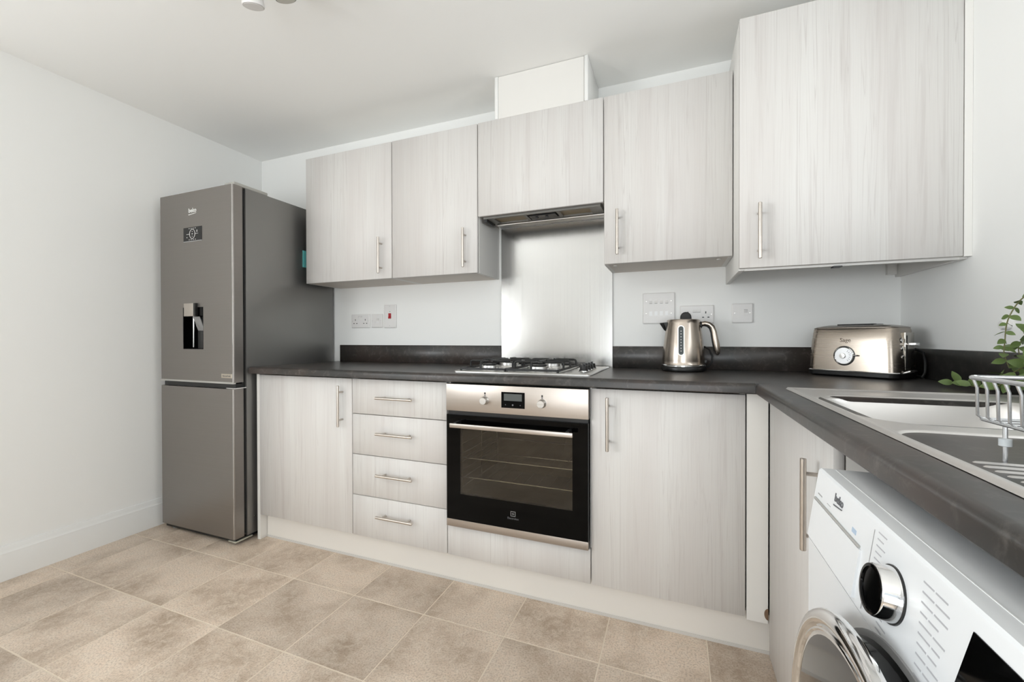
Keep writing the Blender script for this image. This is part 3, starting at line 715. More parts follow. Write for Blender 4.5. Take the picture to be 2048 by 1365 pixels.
rocker(t, 0.2895, 1.143, 0.0072, 0.0135); obj('fuse_carrier', bx(0.259, 0.271, SY - 0.0012, SY + 0.001, 1.129, 1.155), WHITEP, t, smooth=False)
for x in (0.2475, 0.3065): screw(t, x, 1.143)

# ------------------------------------------------------------------ fridge freezer
FX0, FX1, FYF = -2.6055, -2.0315, 1.4246
t = thing('fridge_freezer', 'tall dark steel fridge freezer with water dispenser against the left wall', 'fridge', (-2.318, 1.75, 0))
obj('body', bx(FX0 + 0.002, FX1 + 0.001, 1.490, 2.072, 0.030, 1.798, bev=0.004), FSIDE, t)
obj('door_gasket', bx(FX0 + 0.012, FX1 - 0.010, 1.474, 1.4905, 0.045, 1.79), RUBBER, t, smooth=False)
# upper door with dispenser recess
dx0, dx1, dz0, dz1 = -2.415, -2.2545, 0.980, 1.198
rx0, rx1, rz0, rz1 = dx0, dx1, dz0, dz1
zu0, zu1 = 0.8145, 1.800
b = BM()
box(b, FX0, FX1, FYF + 0.006, FYF + 0.050, zu0, dz0); box(b, FX0, FX1, FYF + 0.006, FYF + 0.050, dz1, zu1)
box(b, FX0, dx0, FYF + 0.006, FYF + 0.050, dz0, dz1); box(b, dx1, FX1, FYF + 0.006, FYF + 0.050, dz0, dz1)
def front_skin(b, x0, x1, z0, z1, hole=None):
    """door front: flat face with rounded vertical edges, as strips so that a hole can stay open"""
    sec = [(x0, FYF + 0.008), (x0 + 0.0015, FYF + 0.003), (x0 + 0.006, FYF)] 
    xs_ = [p[0] for p in sec]; ys_ = [p[1] for p in sec]
    xs_ += ([hole[0], hole[1]] if hole else []) + [x1 - 0.006, x1 - 0.0015, x1]; ys_ += ([FYF, FYF] if hole else []) + [FYF, FYF + 0.003, FYF + 0.008]
    zs_ = [z0] + ([hole[2], hole[3]] if hole else []) + [z1]
    V = [[b.verts.new((x, y, z)) for x, y in zip(xs_, ys_)] for z in zs_]
    for i in range(len(zs_) - 1):
        for k in range(len(xs_) - 1):
            if hole and i == 1 and k == 3: continue
            b.faces.new((V[i][k], V[i][k + 1], V[i + 1][k + 1], V[i + 1][k]))
    top = [b.verts.new((x, FYF + 0.01, z1)) for x in (x0, x1)]; b.faces.new(V[-1] + [top[1], top[0]])
    bot = [b.verts.new((x, FYF + 0.01, z0)) for x in (x0, x1)]; b.faces.new(V[0] + [bot[1], bot[0]])
front_skin(b, FX0, FX1, zu0, zu1, (dx0, dx1, dz0, dz1))
ud = obj('upper_door', b, FRIDGE, t, angle=30)
obj('edge_line', bx(FX1 - 0.0075, FX1 - 0.0055, FYF - 0.0006, FYF + 0.0005, zu0, zu1), CHROME, ud, smooth=False)
obj('door_bottom_trim', bx(FX0 + 0.001, FX1 - 0.002, FYF - 0.001, FYF + 0.012, zu0 - 0.006, zu0 + 0.003), mat('fridge_trim', (0.62, 0.61, 0.59, 1), 0.3, 0.9, var=0.02), ud, smooth=False)
di = obj('dispenser_recess', (lambda b: (box(b, dx0 + 0.0005, dx1 - 0.0005, FYF + 0.046, FYF + 0.049, dz0, dz1), box(b, dx0 + 0.0002, dx0 + 0.003, FYF + 0.001, FYF + 0.046, dz0, dz1), box(b, dx1 - 0.003, dx1 - 0.0002, FYF + 0.001, FYF + 0.046, dz0, dz1),
      box(b, dx0 + 0.003, dx1 - 0.003, FYF + 0.001, FYF + 0.046, dz0, dz0 + 0.003), box(b, dx0 + 0.003, dx1 - 0.003, FYF - 0.0004, FYF + 0.046, dz1 - 0.045, dz1), b)[-1])(BM()), BGLOSS, ud, smooth=False)
obj('dispenser_flap', bx(-2.386, -2.313, FYF - 0.014, FYF, 1.151, 1.218, bev=0.002), NICKEL, ud, label='beige metal dispenser flap')
obj('flap_side', bx(-2.313, -2.298, FYF - 0.012, FYF + 0.002, 1.153, 1.218), BLACK, ud, smooth=False)
b = BM(); prism(b, [(FYF + 0.010, 1.150), (FYF + 0.014, 1.150), (FYF + 0.040, 1.075), (FYF + 0.036, 1.075)], -2.352, -2.300, 'x')
obj('dispenser_paddle', b, mat('clear_grey_plastic', lin(150, 150, 150), 0.12, 0.4, var=0.03), di, smooth=False)
obj('paddle_stem', bx(-2.345, -2.305, FYF + 0.03, FYF + 0.046, 0.984, 1.076), BLACK, di, smooth=False)
obj('spout_tube', cyl(BM(), (-2.357, FYF + 0.016, 1.152), (-2.357, FYF + 0.016, 0.99), 0.003, 8), CHROME, di)
cp = obj('control_display', bx(-2.405, -2.2605, FYF - 0.0012, FYF + 0.0005, 1.5435, 1.6145), BLACK, ud, smooth=False)
obj('display_border', bx(-2.406, -2.2595, FYF - 0.0014, FYF + 0.0004, 1.5395, 1.5433), GREYP, cp, smooth=False)
b = BM(); cxx, czz = -2.3345, 1.579
tube(b, [(cxx + 0.021 * math.cos(2 * math.pi * k / 28), FYF - 0.0014, czz + 0.024 * math.sin(2 * math.pi * k / 28)) for k in range(28)], 0.0012, 4, closed=True)
for a in ((-.046, -.022, -.0009, .0009), (.022, .046, -.0009, .0009), (-.004, .004, -.002, .002), (-.003, .003, .011, .0135), (-.003, .003, -.0135, -.011)): box(b, cxx + a[0], cxx + a[1], FYF - 0.0018, FYF - 0.001, czz + a[2], czz + a[3])
for z in (0.029, -0.029):
    for k in range(4): box(b, cxx - 0.027 + k * 0.016, cxx - 0.021 + k * 0.016, FYF - 0.0018, FYF - 0.001, czz + z - 0.0015, czz + z + 0.0015)
for x, z in ((-0.042, -0.016), (0.037, 0.016), (0.037, 0.010)): box(b, cxx + x - 0.003, cxx + x + 0.003, FYF - 0.0018, FYF - 0.001, czz + z - 0.0018, czz + z + 0.0018)
obj('display_symbols', b, PRINT, cp, smooth=False)
def beko(parent, loc, basis, s, m):
    o = text('brand_lettering', 'beko', s, loc, basis, m, parent, bold=s * 0.022)
    bm_ = BM(); q = basis.to_3x3()
    prism(bm_, [(-0.55 * s * 1.9, -0.34 * s), (0.9 * s, -0.16 * s), (1.02 * s, -0.10 * s), (0.9 * s, -0.24 * s), (-0.5 * s * 1.9, -0.44 * s)], 0, 0.0005, 'z')
    for v in bm_.verts: v.co = q @ v.co + Vector(loc)
    obj('brand_swoosh', bm_, m, parent, smooth=False)
beko(ud, (-2.3335, FYF - 0.0006, 1.692), FACE_Y, 0.031, PRINT)
bd = obj('badge', bx(-2.120, -2.043, FYF - 0.0012, FYF + 0.0005, 0.8375, 0.8585, bev=0.0005, seg=1), mat('badge_metal', (0.62, 0.56, 0.48, 1), 0.3, 1.0, var=0.05), ud)
text('badge_lettering', 'HarvestFresh', 0.0105, (-2.0815, FYF - 0.0014, 0.8445), FACE_Y, DARKP, bd)
# lower door
b = BM(); zl0, zl1 = 0.034, 0.7825
box(b, FX0, FX1, FYF + 0.006, FYF + 0.050, zl0, zl1); front_skin(b, FX0, FX1, zl0, zl1)
ld = obj('lower_door', b, FRIDGE, t, angle=30)
obj('edge_line', bx(FX1 - 0.0075, FX1 - 0.0055, FYF - 0.0006, FYF + 0.0005, zl0, zl1), CHROME, ld, smooth=False)
obj('grip_channel', bx(FX0 + 0.010, FX1 - 0.006, FYF + 0.014, FYF + 0.052, 0.784, 0.808), BLACK, t, smooth=False)
obj('middle_hinge', bx(FX1 - 0.060, FX1 + 0.001, FYF + 0.004, 1.49, 0.7835, 0.7885, bev=0.001), CHROME, t)
obj('hinge_cover', bx(FX1 - 0.075, FX1 - 0.004, 1.436, 1.620, 1.7985, 1.8155, bev=0.005), mat('hinge_cover_grey', lin(168, 166, 160), 0.45, var=0.03), t)
obj('foot_rail', bx(FX0 + 0.02, FX1 - 0.006, 1.436, 2.06, 0.016, 0.030), RUBBER, t, smooth=False)
obj('lower_hinge', bx(FX1 - 0.055, FX1 + 0.001, 1.430, 1.520, 0.016, 0.0225, bev=0.002), mat('zinc', lin(200, 200, 186), 0.4, 0.5, var=0.05), t)
for x in (FX0 + 0.05, FX1 - 0.05):
    for y in (1.47, 2.02): obj('foot', lathe(BM(), [(0.019, 0), (0.019, 0.008), (0.008, 0.010), (0.008, 0.02)], 14, (x, y, 0.0)), GREYP, t)
obj('side_screw', lathe(BM(), [(0.003, -0.001), (0.003, 0.0014), (0.001, 0.002)], 10, (FX1 + 0.001, 1.53, 0.115), 'x'), CHROME, t)
tag(obj('fridge_magnet', bx(FX1 + 0.0012, FX1 + 0.0062, 1.838, 1.905, 1.452, 1.550, bev=0.0015), TEAL), 'small teal magnet stuck on the side of the fridge', 'magnet')

# ------------------------------------------------------------------ kettle
t = thing('kettle', 'warm brushed steel electric kettle with water gauge on its black base', 'kettle', (0.0340, 1.972, ZT), local=True)
KP = [(0.0862, 0.030), (0.0868, 0.045), (0.0845, 0.080), (0.0795, 0.125), (0.0735, 0.170), (0.0690, 0.205), (0.0672, 0.219)]
def krad(z):
    for (r0, z0), (r1, z1) in zip(KP, KP[1:]):
        if z <= z1: return r0 + (r1 - r0) * (z - z0) / (z1 - z0)
    return KP[-1][0]
obj('power_base', lathe(BM(), [(0.080, 0), (0.089, 0.003), (0.091, 0.012), (0.088, 0.020), (0.02, 0.020)], 48), BLACK, t)
bo = obj('body', lathe(BM(), [(0.03, 0.0205), (0.0875, 0.0205), (0.0885, 0.026)] + KP + [(0.0655, 0.2215), (0.060, 0.2235), (0.004, 0.226)], 64), KETTLE, t)
obj('foot_ring', lathe(BM(), [(0.0883, 0.0205), (0.0900, 0.022), (0.0900, 0.0265), (0.0880, 0.029)], 64), CHROME, t)
b = BM(); pl = [(0.010 + 0.023 * math.cos(R(a)), 0.2255 + 0.030 * math.sin(R(a)) ** 0.75) for a in range(0, 181, 12)]
loft(b, [[(x * s + 0.010 * (1 - s), y, (z - 0.2255) * s + 0.2255) for x, z in pl] for y, s in ((-0.013, 0.86), (-0.010, 1.0), (0.010, 1.0), (0.013, 0.86))])
obj('lid_knob', b, RUBBER, t)
b = BM()
def spt(x, y, z): return (x, y, z)
loft(b, [[spt(-0.060, -0.026, 0.212), spt(-0.060, 0.026, 0.212), spt(-0.062, 0.022, 0.165), spt(-0.062, -0.022, 0.165)],
         [spt(-0.080, -0.016, 0.211), spt(-0.080, 0.016, 0.211), spt(-0.079, 0.008, 0.178), spt(-0.079, -0.008, 0.178)],
         [spt(-0.0975, -0.006, 0.2095), spt(-0.0975, 0.006, 0.2095), spt(-0.0955, 0.003, 0.204), spt(-0.0955, -0.003, 0.204)]])
obj('spout', b, BLACK, t, smooth=False)
hp = [(0.058, 0, 0.196), (0.072, 0, 0.202), (0.086, 0, 0.2055), (0.102, 0, 0.2015), (0.114, 0, 0.190), (0.1205, 0, 0.170), (0.1245, 0, 0.145), (0.1295, 0, 0.118), (0.1335, 0, 0.092), (0.1350, 0, 0.076), (0.1345, 0, 0.070)]
hd = obj('handle', tube(BM(), hp, 0.01, 14, radii=[.0125, .0115, .0105, .0105, .011, .0115, .0125, .0135, .0125, .0085, .003]), KETTLE, t)
hq = [(p[0] - 0.0055, 0, p[2] - 0.004) for p in hp[1:9]]
obj('inner_grip', tube(BM(), hq, 0.0085, 10, radii=[.008, .008, .008, .008, .0082, .009, .0095, .008]), BLACK, hd)
obj('handle_collar', lathe(BM(), [(0.0155, 0.060), (0.0155, 0.072), (0.012, 0.0745)], 16, (0, 0, 0.1985), 'x'), BLACK, hd)
def capsule(hw, z0, z1, x0, off, th):
    b = BM(); pts = []
    for a in range(0, 181, 15): pts.append((x0 + hw * math.cos(R(a)), z1 - hw + hw * math.sin(R(a))))
    for a in range(180, 361, 15): pts.append((x0 + hw * math.cos(R(a)), z0 + hw + hw * math.sin(R(a))))
    f = lambda p, o: (p[0], -math.sqrt(max(1e-6, krad(p[1]) ** 2 - p[0] ** 2)) - o, p[1])
    return loft(b, [[f(p, -0.004) for p in pts], [f(p, off) for p in pts]])
obj('gauge_frame', capsule(0.0136, 0.0685, 0.1965, -0.010, 0.0022, 0), CHROME, bo)
gw = obj('gauge_window', capsule(0.0098, 0.0725, 0.1925, -0.010, 0.0030, 0), WATERGLASS, bo)
b = BM()
for k in range(8):
    z = 0.088 + k * 0.012; box(b, -0.0125, -0.0075, -krad(z) - 0.0034, -krad(z) - 0.0020, z - 0.0012, z + 0.0012)
obj('level_marks', b, PRINT, gw, smooth=False)
obj('power_cord', tube(BM(), [(0.080, 0.01, 0.012), (0.100, 0.0, 0.020), (0.113, -0.004, 0.040), (0.1145, 0.0, 0.065), (0.104, 0.010, 0.092), (0.088, 0.028, 0.104), (0.070, 0.052, 0.102)], 0.0038, 10), RUBBER, t)
obj('power_switch', bx(0.083, 0.094, -0.012, 0.004, 0.034, 0.048, bev=0.003), BLACK, t)

# ------------------------------------------------------------------ toaster
pL, pR = Vector((0.479, 1.938, 0)), Vector((0.689, 1.757, 0))
dirx = (pR - pL).normalized(); nback = Vector((-dirx.y, dirx.x, 0))
TL = (pR - pL).length; TD = 0.165
cen = (pL + pR) / 2 + nback * TD / 2
ang = math.atan2(dirx.y, dirx.x)
t = thing('toaster', 'warm brushed steel long toaster with round dial in the corner', 'toaster', (cen.x, cen.y, ZT), ang, local=True); t.scale.z = 1.07
hl, hd_ = TL / 2, TD / 2
ring = lambda dx, dy, z, r=0.03: [(x, y, z) for x, y in rrect(hl - dx, hd_ - dy, r, 7)]
obj('base', loft(BM(), [ring(0.006, 0.006, 0.0), ring(-0.002, -0.002, 0.006), ring(-0.003, -0.003, 0.017), ring(0.0, 0.0, 0.021)]), BLACK, t)
obj('base_trim', loft(BM(), [ring(-0.0035, -0.0035, 0.0185), ring(-0.0040, -0.0040, 0.0205), ring(-0.003, -0.003, 0.0225)]), CHROME, t)
bo = obj('body', loft(BM(), [ring(0.0, 0.0, 0.021), ring(0.0015, 0.001, 0.06), ring(0.005, 0.004, 0.12), ring(0.009, 0.009, 0.160), ring(0.011, 0.012, 0.1655)]), TOAST, t)
def topring(i, h):
    out = []
    for x, y in rrect(hl - 0.010 - i, hd_ - 0.011 - i, max(0.012, 0.028 - i * 0.3), 7):
        out.append((x, y, 0.1655 + h * (1 - 0.75 * (x / hl) ** 2) + 0.001 * (h > 0)))
    return out
tp = obj('top', loft(BM(), [topring(0, 0.0), topring(0.0005, 0.003), topring(0.006, 0.008), topring(0.018, 0.012), topring(0.034, 0.0145)]), mat('toaster_top', (0.30, 0.27, 0.24, 1), 0.25, 1.0, var=0.05), t)
for y in (-0.026, 0.026): obj('bread_slot', bx(-0.055, 0.055, y - 0.0125, y + 0.0125, 0.174, 0.1803), RUBBER, tp, smooth=False)
fy = lambda z: -(hd_ - (0.001 if z < 0.06 else 0.001 + 0.003 * (z - 0.06) / 0.06))
zc, xc = 0.072, -0.014
dl = obj('browning_dial', lathe(BM(), [(0.0315, 0.004), (0.0315, -0.004), (0.0290, -0.006), (0.0275, -0.0045), (0.002, -0.0045)], 40, (xc, fy(zc), zc), 'y'), CHROME, bo)
obj('dial_surround', lathe(BM(), [(0.0335, 0.004), (0.0335, -0.0015), (0.0317, -0.0018)], 40, (xc, fy(zc), zc), 'y'), BLACK, dl)
obj('dial_face', lathe(BM(), [(0.0268, 0), (0.0268, -0.0052), (0.001, -0.0053)], 36, (xc, fy(zc), zc), 'y'), mat('dial_silver', (0.78, 0.78, 0.79, 1), 0.35, 0.6, var=0.03), dl)
obj('dial_hub', lathe(BM(), [(0.0095, -0.005), (0.0085, -0.012), (0.001, -0.0125)], 24, (xc - 0.002, fy(zc), zc), 'y'), STEEL, dl)
obj('dial_pointer', tube(BM(), [(xc + 0.028, fy(zc) - 0.003, zc + 0.001), (xc + 0.040, fy(zc) - 0.006, zc + 0.002), (xc + 0.043, fy(zc) - 0.009, zc + 0.002)], 0.0024, 8), CHROME, dl)
b = BM()
for k in range(7):
    a = R(-50 + k * 17); p = Vector((math.cos(a), 0, math.sin(a)))
    tube(b, [Vector((xc, fy(zc) - 0.0056, zc)) + p * 0.017, Vector((xc, fy(zc) - 0.0056, zc)) + p * 0.024], 0.0006, 4)
obj('dial_marks', b, DARKP, dl)
text('brand_lettering', 'Sage', 0.019, (xc + 0.002, fy(0.122) - 0.0006, 0.119), FACE_Y, mat('etched_grey', lin(116, 102, 88), 0.5, 0.4, var=0.03), bo)
# right end: lever slot, lever and buttons
ex = lambda z: hl - 0.002 - 0.05 * max(0, z - 0.06)
obj('end_panel', bx(hl - 0.008, hl + 0.0006, -hd_ + 0.058, hd_ - 0.040, 0.030, 0.150, bev=0.002), mat('end_panel_steel', (0.50, 0.48, 0.44, 1), 0.18, 1.0, var=0.03), t)
obj('lever_slot', bx(hl - 0.006, hl + 0.0012, -0.020, -0.012, 0.036, 0.140), RUBBER, t, smooth=False)
lv = obj('lever', bx(hl - 0.004, hl + 0.026, -0.021, 0.013, 0.108, 0.117, bev=0.003), CHROME, t)
for z, y in ((0.124, -0.0425), (0.098, -0.041), (0.071, -0.040)):
    bt = obj('button_collar', lathe(BM(), [(0.0088, -0.005), (0.0088, 0.0025), (0.0075, 0.003)], 18, (ex(z) - 0.0025, y, z), 'x'), BLACK, t)
    obj('button', lathe(BM(), [(0.0072, 0), (0.0072, 0.0045), (0.005, 0.006), (0.001, 0.0062)], 18, (ex(z) - 0.0025, y, z), 'x'), CHROME, bt)
obj('crumb_tray_handle', tube(BM(), [(hl - 0.002, -0.035, 0.020), (hl + 0.012, -0.028, 0.026), (hl + 0.016, 0.0, 0.028), (hl + 0.012, 0.028, 0.026), (hl - 0.002, 0.035, 0.020)], 0.0036, 8), CHROME, t)
obj('power_cord', tube(BM(), [(hl - 0.03, hd_ - 0.004, 0.08), (hl - 0.012, hd_ + 0.010, 0.095), (hl + 0.012, hd_ - 0.004, 0.085), (hl + 0.020, hd_ - 0.010, 0.055), (hl + 0.021, hd_ - 0.016, 0.02), (hl + 0.016, hd_ - 0.02, 0.006), (hl - 0.01, hd_ + 0.006, 0.005)], 0.0045, 10), RUBBER, t)

# ------------------------------------------------------------------ sink with drainer
def rbox(x, y, cx, cy, hx, hy, r):
    qx, qy = abs(x - cx) - hx + r, abs(y - cy) - hy + r
    return math.hypot(max(qx, 0), max(qy, 0)) + min(max(qx, qy), 0) - r
def sst(a, b_, v):
    v = min(1, max(0, (v - a) / (b_ - a))); return v * v * (3 - 2 * v)
KX0, KX1, KY0, KY1 = 0.287, 0.775, 0.375, 1.362
bcx, bcy, bhx, bhy = (SX0 + SX1) / 2, (SY0 + SY1) / 2, (SX1 - SX0) / 2, (SY1 - SY0) / 2
RIDGES = [0.636 - 0.0180 * k for k in range(13)]
def sink_z(x, y):
    e_ = min(x - KX0, KX1 - x, y - KY0, KY1 - y)
    z = ZT + 0.0008 + 0.0052 * sst(0, 0.005, e_) - 0.0035 * sst(0.010, 0.020, e_)
    d = rbox(x, y, bcx, bcy, bhx - 0.004, bhy - 0.004, 0.075)
    z -= 0.006 * sst(0.014, -0.002, d)
    z -= 0.142 * sst(0.0, -0.044, d)
    dd = rbox(x, y, (0.304 + 0.735) / 2, 0.605, (0.735 - 0.304) / 2, 0.205, 0.05)
    z -= 0.004 * sst(0.006, -0.008, dd)
    for ry in RIDGES:
        q = math.hypot(max(0, 0.321 - x, x - 0.700), y - ry)
        if q < 0.0065: z += 0.0030 * (1 - sst(0.001, 0.0065, q))
    return z
def samples(lo, hi, step, dense):
    out = [lo]; 
    while out[-1] < hi - 1e-6:
        s = step
        for a, c, st in dense:
            if a <= out[-1] < c: s = st
        out.append(min(hi, out[-1] + s))
    return out
xs = samples(KX0, KX1, 0.006, [(KX0, KX0 + 0.08, 0.0022), (SX1 - 0.06, KX1, 0.003)])
ys = samples(KY0, KY1, 0.006, [(KY0, KY0 + 0.025, 0.003), (0.40, 0.66, 0.0025), (0.79, 0.96, 0.003), (1.13, KY1, 0.003)])
me = bpy.data.meshes.new('bowl_and_drainer')
V = [(x, y, sink_z(x, y)) for y in ys for x in xs]; nx = len(xs)
Fc = [(j * nx + i, j * nx + i + 1, (j + 1) * nx + i + 1, (j + 1) * nx + i) for j in range(len(ys) - 1) for i in range(nx - 1)]
me.from_pydata(V, [], Fc); me.polygons.foreach_set('use_smooth', [True] * len(me.polygons))
t = thing('inset_sink', 'stainless steel inset sink with ridged drainer on the right worktop', 'sink', (0.531, 0.868, ZT))
obj('bowl_and_drainer', me, SINKM, t)
obj('waste_strainer', lathe(BM(), [(0.040, 0), (0.042, 0.003), (0.030, 0.002), (0.002, 0.004)], 28, (bcx, bcy, sink_z(bcx, bcy) + 0.0005)), CHROME, t)

# ------------------------------------------------------------------ dish rack on the drainer
t = thing('dish_rack', 'grey wire dish rack standing on the sink drainer', 'dish rack', (0.47, 0.50, 0.892))
ax0, ax1, ay0, ay1, az = 0.335, 0.640, 0.330, 0.684, 0.9842
cx0, cx1, cy0, cy1, cz = 0.3445, 0.6305, 0.338, 0.680, 0.934
rim = [(x, y, az) for x, y in rrect((ax1 - ax0) / 2, (ay1 - ay0) / 2, 0.014, 4, (ax0 + ax1) / 2, (ay0 + ay1) / 2)]
obj('rim', tube(BM(), rim, 0.0027, 10, closed=True), WIRE, t)
obj('base_frame', tube(BM(), [(x, y, cz) for x, y in rrect((cx1 - cx0) / 2, (cy1 - cy0) / 2, 0.008, 3, (cx0 + cx1) / 2, (cy0 + cy1) / 2)], 0.0019, 8, closed=True), WIRE, t)
n = 20
for k in range(n):
    fr = k / (n - 1); ya0 = ay1 - 0.012 - fr * (ay1 - ay0 - 0.024); yb0 = cy1 - 0.004 - fr * (cy1 - cy0 - 0.008)
    pts = [(ax0, ya0, az), (ax0 + 0.004, ya0, az - 0.012), (cx0 - 0.003, yb0, cz + 0.005), (cx0 + 0.003, yb0, cz), (cx1 - 0.003, yb0, cz), (cx1 + 0.003, yb0, cz + 0.005), (ax1 - 0.004, ya0, az - 0.012), (ax1, ya0, az)]
    obj('cross_wire', tube(BM(), pts, 0.0016, 8), WIRE, t)
for k in range(1, 15):
    x = ax0 + (ax1 - ax0) * k / 15; xb = cx0 + (cx1 - cx0) * k / 15
    obj('end_wire', tube(BM(), [(x, ay0, az), (xb, cy0, cz)], 0.0016, 8), WIRE, t)
for x in (0.355, 0.615):
    for y in (0.655, 0.362):
        z0 = sink_z(x, y)
        lg = obj('leg', tube(BM(), [(x, y, z0), (x, y, cz)], 0.0022, 10), WIRE, t)
        obj('leg_collar', lathe(BM(), [(0.0022, 0.0), (0.0055, 0.001), (0.0055, 0.009), (0.0022, 0.010)], 14, (x, y, z0 + 0.018)), mat('clear_collar', lin(200, 204, 206), 0.2, var=0.02) if 'clear_collar' not in MATS else MATS['clear_collar'], lg)

# ------------------------------------------------------------------ potted trailing plant
px, py = 0.7595, 1.165
zl = sink_z(0.742, 1.165) + 0.0002
t = thing('potted_plant', 'trailing green eucalyptus plant in a pot behind the sink', 'plant', (px, py, ZT))
obj('pot', lathe(BM(), [(0.034, 0.0062), (0.037, 0.008), (0.045, 0.075), (0.0465, 0.080), (0.044, 0.080), (0.041, 0.070), (0.004, 0.070)], 32, (px, py, ZT)), POT, t)
obj('soil', lathe(BM(), [(0.0415, 0.068), (0.0405, 0.0715), (0.002, 0.073)], 24, (px, py, ZT)), SOIL, t)
def leaf_mesh(L_, W_):
    b = BM(); n = 6; rows = []
    for i in range(n + 1):
        s = i / n; w_ = W_ * math.sin(math.pi * s ** 0.85) ** 0.8 if 0 < s < 1 else 0.0004
        zb = -0.12 * L_ * s * s
        rows.append([b.verts.new((s * L_, sgn * w_ / 2, zb + abs(sgn) * w_ * 0.12)) for sgn in (-1, 0, 1)])
    for A, B_ in zip(rows, rows[1:]):
        for k in range(2): b.faces.new((A[k], A[k + 1], B_[k + 1], B_[k]))
    m_ = to_mesh('leaf', b, angle=80); m_.materials.append(LEAF); return m_
LEAVES = [leaf_mesh(0.026, 0.014), leaf_mesh(0.022, 0.015), leaf_mesh(0.030, 0.017)]
def catmull(P, n=6):
    P = [Vector(p) for p in P]; P = [P[0] * 2 - P[1]] + P + [P[-1] * 2 - P[-2]]; out = []
    for i in range(1, len(P) - 2):
        for k in range(n):
            s = k / n; a, b_, c, d_ = P[i - 1:i + 3]
            out.append(0.5 * (2 * b_ + (c - a) * s + (2 * a - 5 * b_ + 4 * c - d_) * s * s + (3 * b_ - a - 3 * c + d_) * s ** 3))
    return out + [P[-2]]
rng = random.Random(3)
def stem(P, step=0.016, big=0.0):
    pts = catmull(P)
    s_ = obj('stem', tube(BM(), pts, 0.0014, 6, radii=[0.0017 - 0.0008 * i / (len(pts) - 1) for i in range(len(pts))]), STEM, t)
    acc = 0; turn = rng.random() * 3
    for a, c in zip(pts, pts[1:]):
        acc += (c - a).length
        if acc < step: continue
        acc = 0; turn += 1.35
        d_ = (c - a).normalized(); u, w_ = frame_of(d_)
        for sgn in (0, math.pi):
            q = turn + sgn + rng.uniform(-.3, .3)
            o = (u * math.cos(q) + w_ * math.sin(q))
            dirv = (o + d_ * rng.uniform(0.1, 0.6) + Vector((0, 0, rng.uniform(-0.15, 0.25)))).normalized()
            rv = Vector((rng.uniform(-1, .3), rng.uniform(-1.6, 0), rng.uniform(-.3, 1.2))); nrm = dirv.cross(rv).cross(dirv); nrm = nrm.normalized() if nrm.length > 1e-4 else Vector((0, 0, 1))
            y_ = nrm.cross(dirv).normalized()
            mm = Matrix((dirv, y_, nrm)).transposed()
            lf = bpy.data.objects.new('leaf', rng.choice(LEAVES)); COL.objects.link(lf); lf.parent = t
            sc = rng.uniform(0.8, 1.15) + big
            base_ = a
            tip = base_ + dirv * 0.028 * sc
            if tip.z < ZT + 0.008 or tip.x > XR - 0.018:
                COL.objects.unlink(lf); bpy.data.objects.remove(lf); continue
            lf.matrix_local = Matrix.Translation(base_ - OFF[t.name]) @ mm.to_4x4() @ Matrix.Scale(sc, 4)
top = (px, py, ZT + 0.072)
stem([top, (0.765, 1.22, 1.06), (0.770, 1.30, 1.135), (0.758, 1.345, 1.125), (0.7365, 1.352, 1.075), (0.731, 1.352, 1.020), (0.7300, 1.352, 0.995), (0.738, 1.352, 0.962)], 0.0125, -0.2)
stem([top, (0.770, 1.24, 1.02), (0.772, 1.33, 1.045), (0.763, 1.365, 1.015), (0.766, 1.36, 0.965)], 0.015, 0.1)
stem([top, (0.762, 1.23, 0.985), (0.757, 1.31, 0.975), (0.752, 1.37, 0.945), (0.745, 1.42, 0.918)], 0.015, 0.2)
stem([top, (0.765, 1.24, 0.970), (0.762, 1.33, 0.935), (0.752, 1.43, 0.912), (0.738, 1.50, 0.906), (0.729, 1.555, 0.905)], 0.014, 0.1)
stem([top, (0.755, 1.22, 0.975), (0.735, 1.30, 0.945), (0.720, 1.37, 0.912), (0.722, 1.44, 0.906), (0.735, 1.49, 0.906)], 0.014, 0.15)
stem([top, (0.775, 1.18, 1.05), (0.785, 1.24, 1.12), (0.785, 1.30, 1.165), (0.780, 1.33, 1.175)], 0.016, 0.1)
stem([top, (0.770, 1.10, 1.03), (0.775, 1.05, 1.10), (0.775, 1.00, 1.12)], 0.018, 0.1)
# small round white fitting on the right wall behind the plant
tag(obj('wall_fitting', lathe(BM(), [(0.013, 0.0), (0.013, -0.014), (0.011, -0.017), (0.002, -0.018)], 24, (XR - 0.0003, 1.515, 1.066), 'x'), WHITEP), 'small round white fitting on the right wall behind the plant', 'wall fitting')

# ------------------------------------------------------------------ washing machine
t = thing('washing_machine', 'white washing machine with chrome-ringed door under the right worktop', 'washing machine', (0.48, 0.46, 0))
WX, WYA, WYB = 0.191, 0.160, 0.760
b = BM()
pf = [(0.76, 0.02), (WX, 0.02), (WX, 0.728), (0.76, 0.728)]
prism(b, pf, WYA, WYB, 'y')
obj('cabinet', b, WASHER, t, smooth=False)
obj('foot', lathe(BM(), [(0.02, 0), (0.02, 0.02)], 12, (0.25, 0.70, 0)), RUBBER, t)
obj('foot', lathe(BM(), [(0.02, 0), (0.02, 0.02)], 12, (0.25, 0.22, 0)), RUBBER, t)
obj('foot', lathe(BM(), [(0.02, 0), (0.02, 0.02)], 12, (0.70, 0.70, 0)), RUBBER, t)
